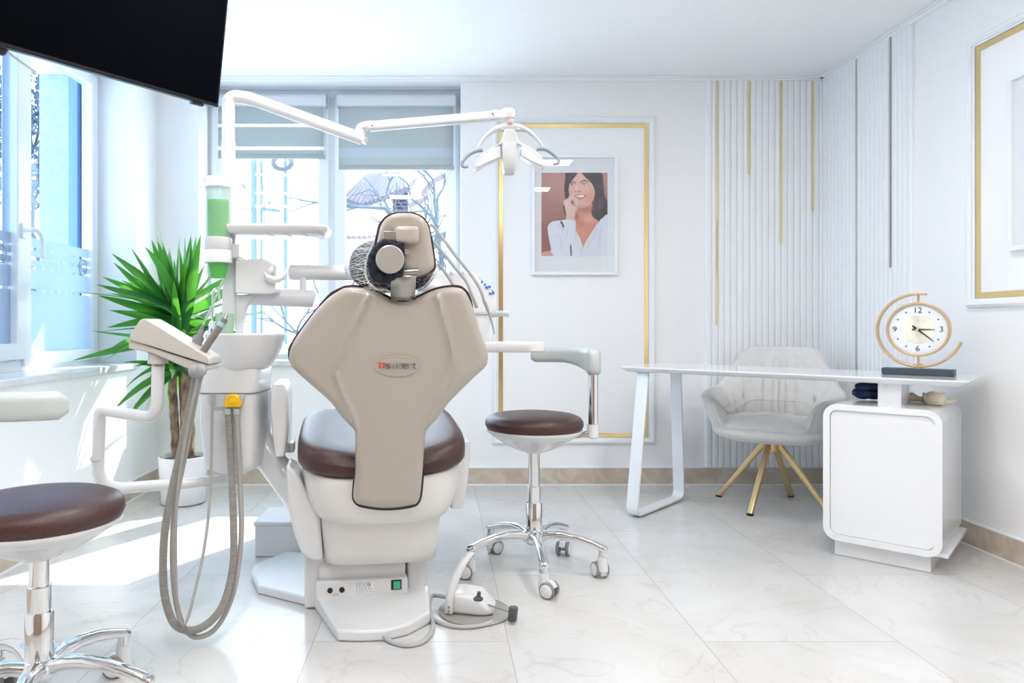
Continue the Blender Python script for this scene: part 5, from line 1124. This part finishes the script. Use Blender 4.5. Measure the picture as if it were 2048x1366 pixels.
b=B(); b.bb(P(786,0,14.2).x,P(816,0,14.2).x,14.2,14.5,P(0,428,14.2).z,P(0,372,14.2).z); 
for k in range(7): z=P(0,378+k*7.2,14.2).z; b.bb(P(785,0,14.2).x,P(814,0,14.2).x,14.14,14.22,z-.015,z+.02)
b.build('slatted_tower',M['rooftile'],hs,smooth=False)
b=B(); b.bb(P(680,0,14.9).x,P(830,0,14.9).x,14.9,15.5,-.6,P(0,424,14.9).z); b.build('house_wall',M['housewall'],hs,smooth=False)
# arched garden wall with tile coping
aw=thing('arched_wall','white arched garden wall with tile coping at the right edge of the window','wall',(P(870,420,12).x,12,-.6))
arc=cat([P(x,y,12) for x,y in ((846,392),(856,378),(870,367),(884,359),(898,354),(915,351))],8); arc2=cat([P(x,y,12.05) for x,y in ((822,416),(832,410),(845,406),(852,401))],5)
b=B(); b.prism(list(arc)+[Vector((arc[-1].x,12,-.6)),Vector((arc[0].x,12,-.6))],(0,.3,0)); b.prism(list(arc2)+[Vector((arc2[-1].x,12.05,-.6)),Vector((arc2[0].x,12.05,-.6))],(0,.3,0)); b.build('wall_body',M['housewall'],aw,smooth=False)
b=B()
for pl in (arc,arc2):
    for i in range(len(pl)-1):
        for k in range(2):
            p=pl[i].lerp(pl[i+1],k/2); b.cyl(p+Vector((0,-.12,.03)),p+Vector((0,.35,.09)),.036,.04,8)
b.build('tile_coping',mat('dusty_tile',(.11,.085,.10),.8),aw)
aw2=thing('low_wall','low white garden wall with dark tile edge behind the headrest','wall',(P(700,470,10.5).x,10.5,-.6))
b=B(); b.bb(P(655,0,10.5).x,P(925,0,10.5).x,10.5,10.7,-.6,P(0,476,10.5).z); b.build('wall_body',M['housewall'],aw2,smooth=False)
b=B(); x=P(655,0,10.4).x
while x<P(925,0,10.4).x: b.cyl((x,10.42,P(0,474,10.4).z),(x,10.75,P(0,470,10.4).z),.03,.034,8); x+=.075
b.build('tile_edge',bpy.data.materials['dusty_tile'],aw2)
# utility poles with a coil of cable
M['poleblue']=mat('blue_grey_pole',(.065,.115,.18),.8); M['wire']=mat('wire_grey',(.05,.06,.075),.7)
up_=thing('utility_pole','blue grey twin utility pole with coiled cables outside the left window pane','pole',(P(512,400,10).x,10,-.6))
b=B(); 
for x,w in ((508,11),(523,5)): a=P(x,0,10).x; b.cyl((a,10,-.6),(a,10,4.5),w/F*10*.5,seg=14)
b.build('post',M['poleblue'],up_); b=B(); a=P(568,0,10).x; b.cyl((a,10.1,-.6),(a,10.1,4.5),.024,seg=12); b.build('thin_post',M['poleblue'],up_)
b=B()
for y in (350,387,413): b.box((P(540,y,10)),(.46,.05,.03))
b.build('cross_bars',M['housewall'],up_); b=B(); b.box(P(541,420,10),(.26,.05,.035),Matrix.Rotation(.1,3,'Y')); b.build('brace',M['poleblue'],up_)
b=B()
for r in (.10,.12,.135,.15): b.tube([P(565,322,9.9)+Vector((r*1.0*math.cos(t_),.02*r,r*.75*math.sin(t_)-.02)) for t_ in np.linspace(0,2*math.pi,28)[:-1]],.011,5,close=True)
for pts in ([(518,318),(523,350),(528,400),(530,470)],[(580,318),(583,370),(578,410),(590,450)],[(470,440),(500,425),(505,415)],[(548,318),(547,400),(546,520)]): b.tube(cat([P(x,y,9.9) for x,y in pts],6),.006,5)
b.build('cables',M['wire'],up_)
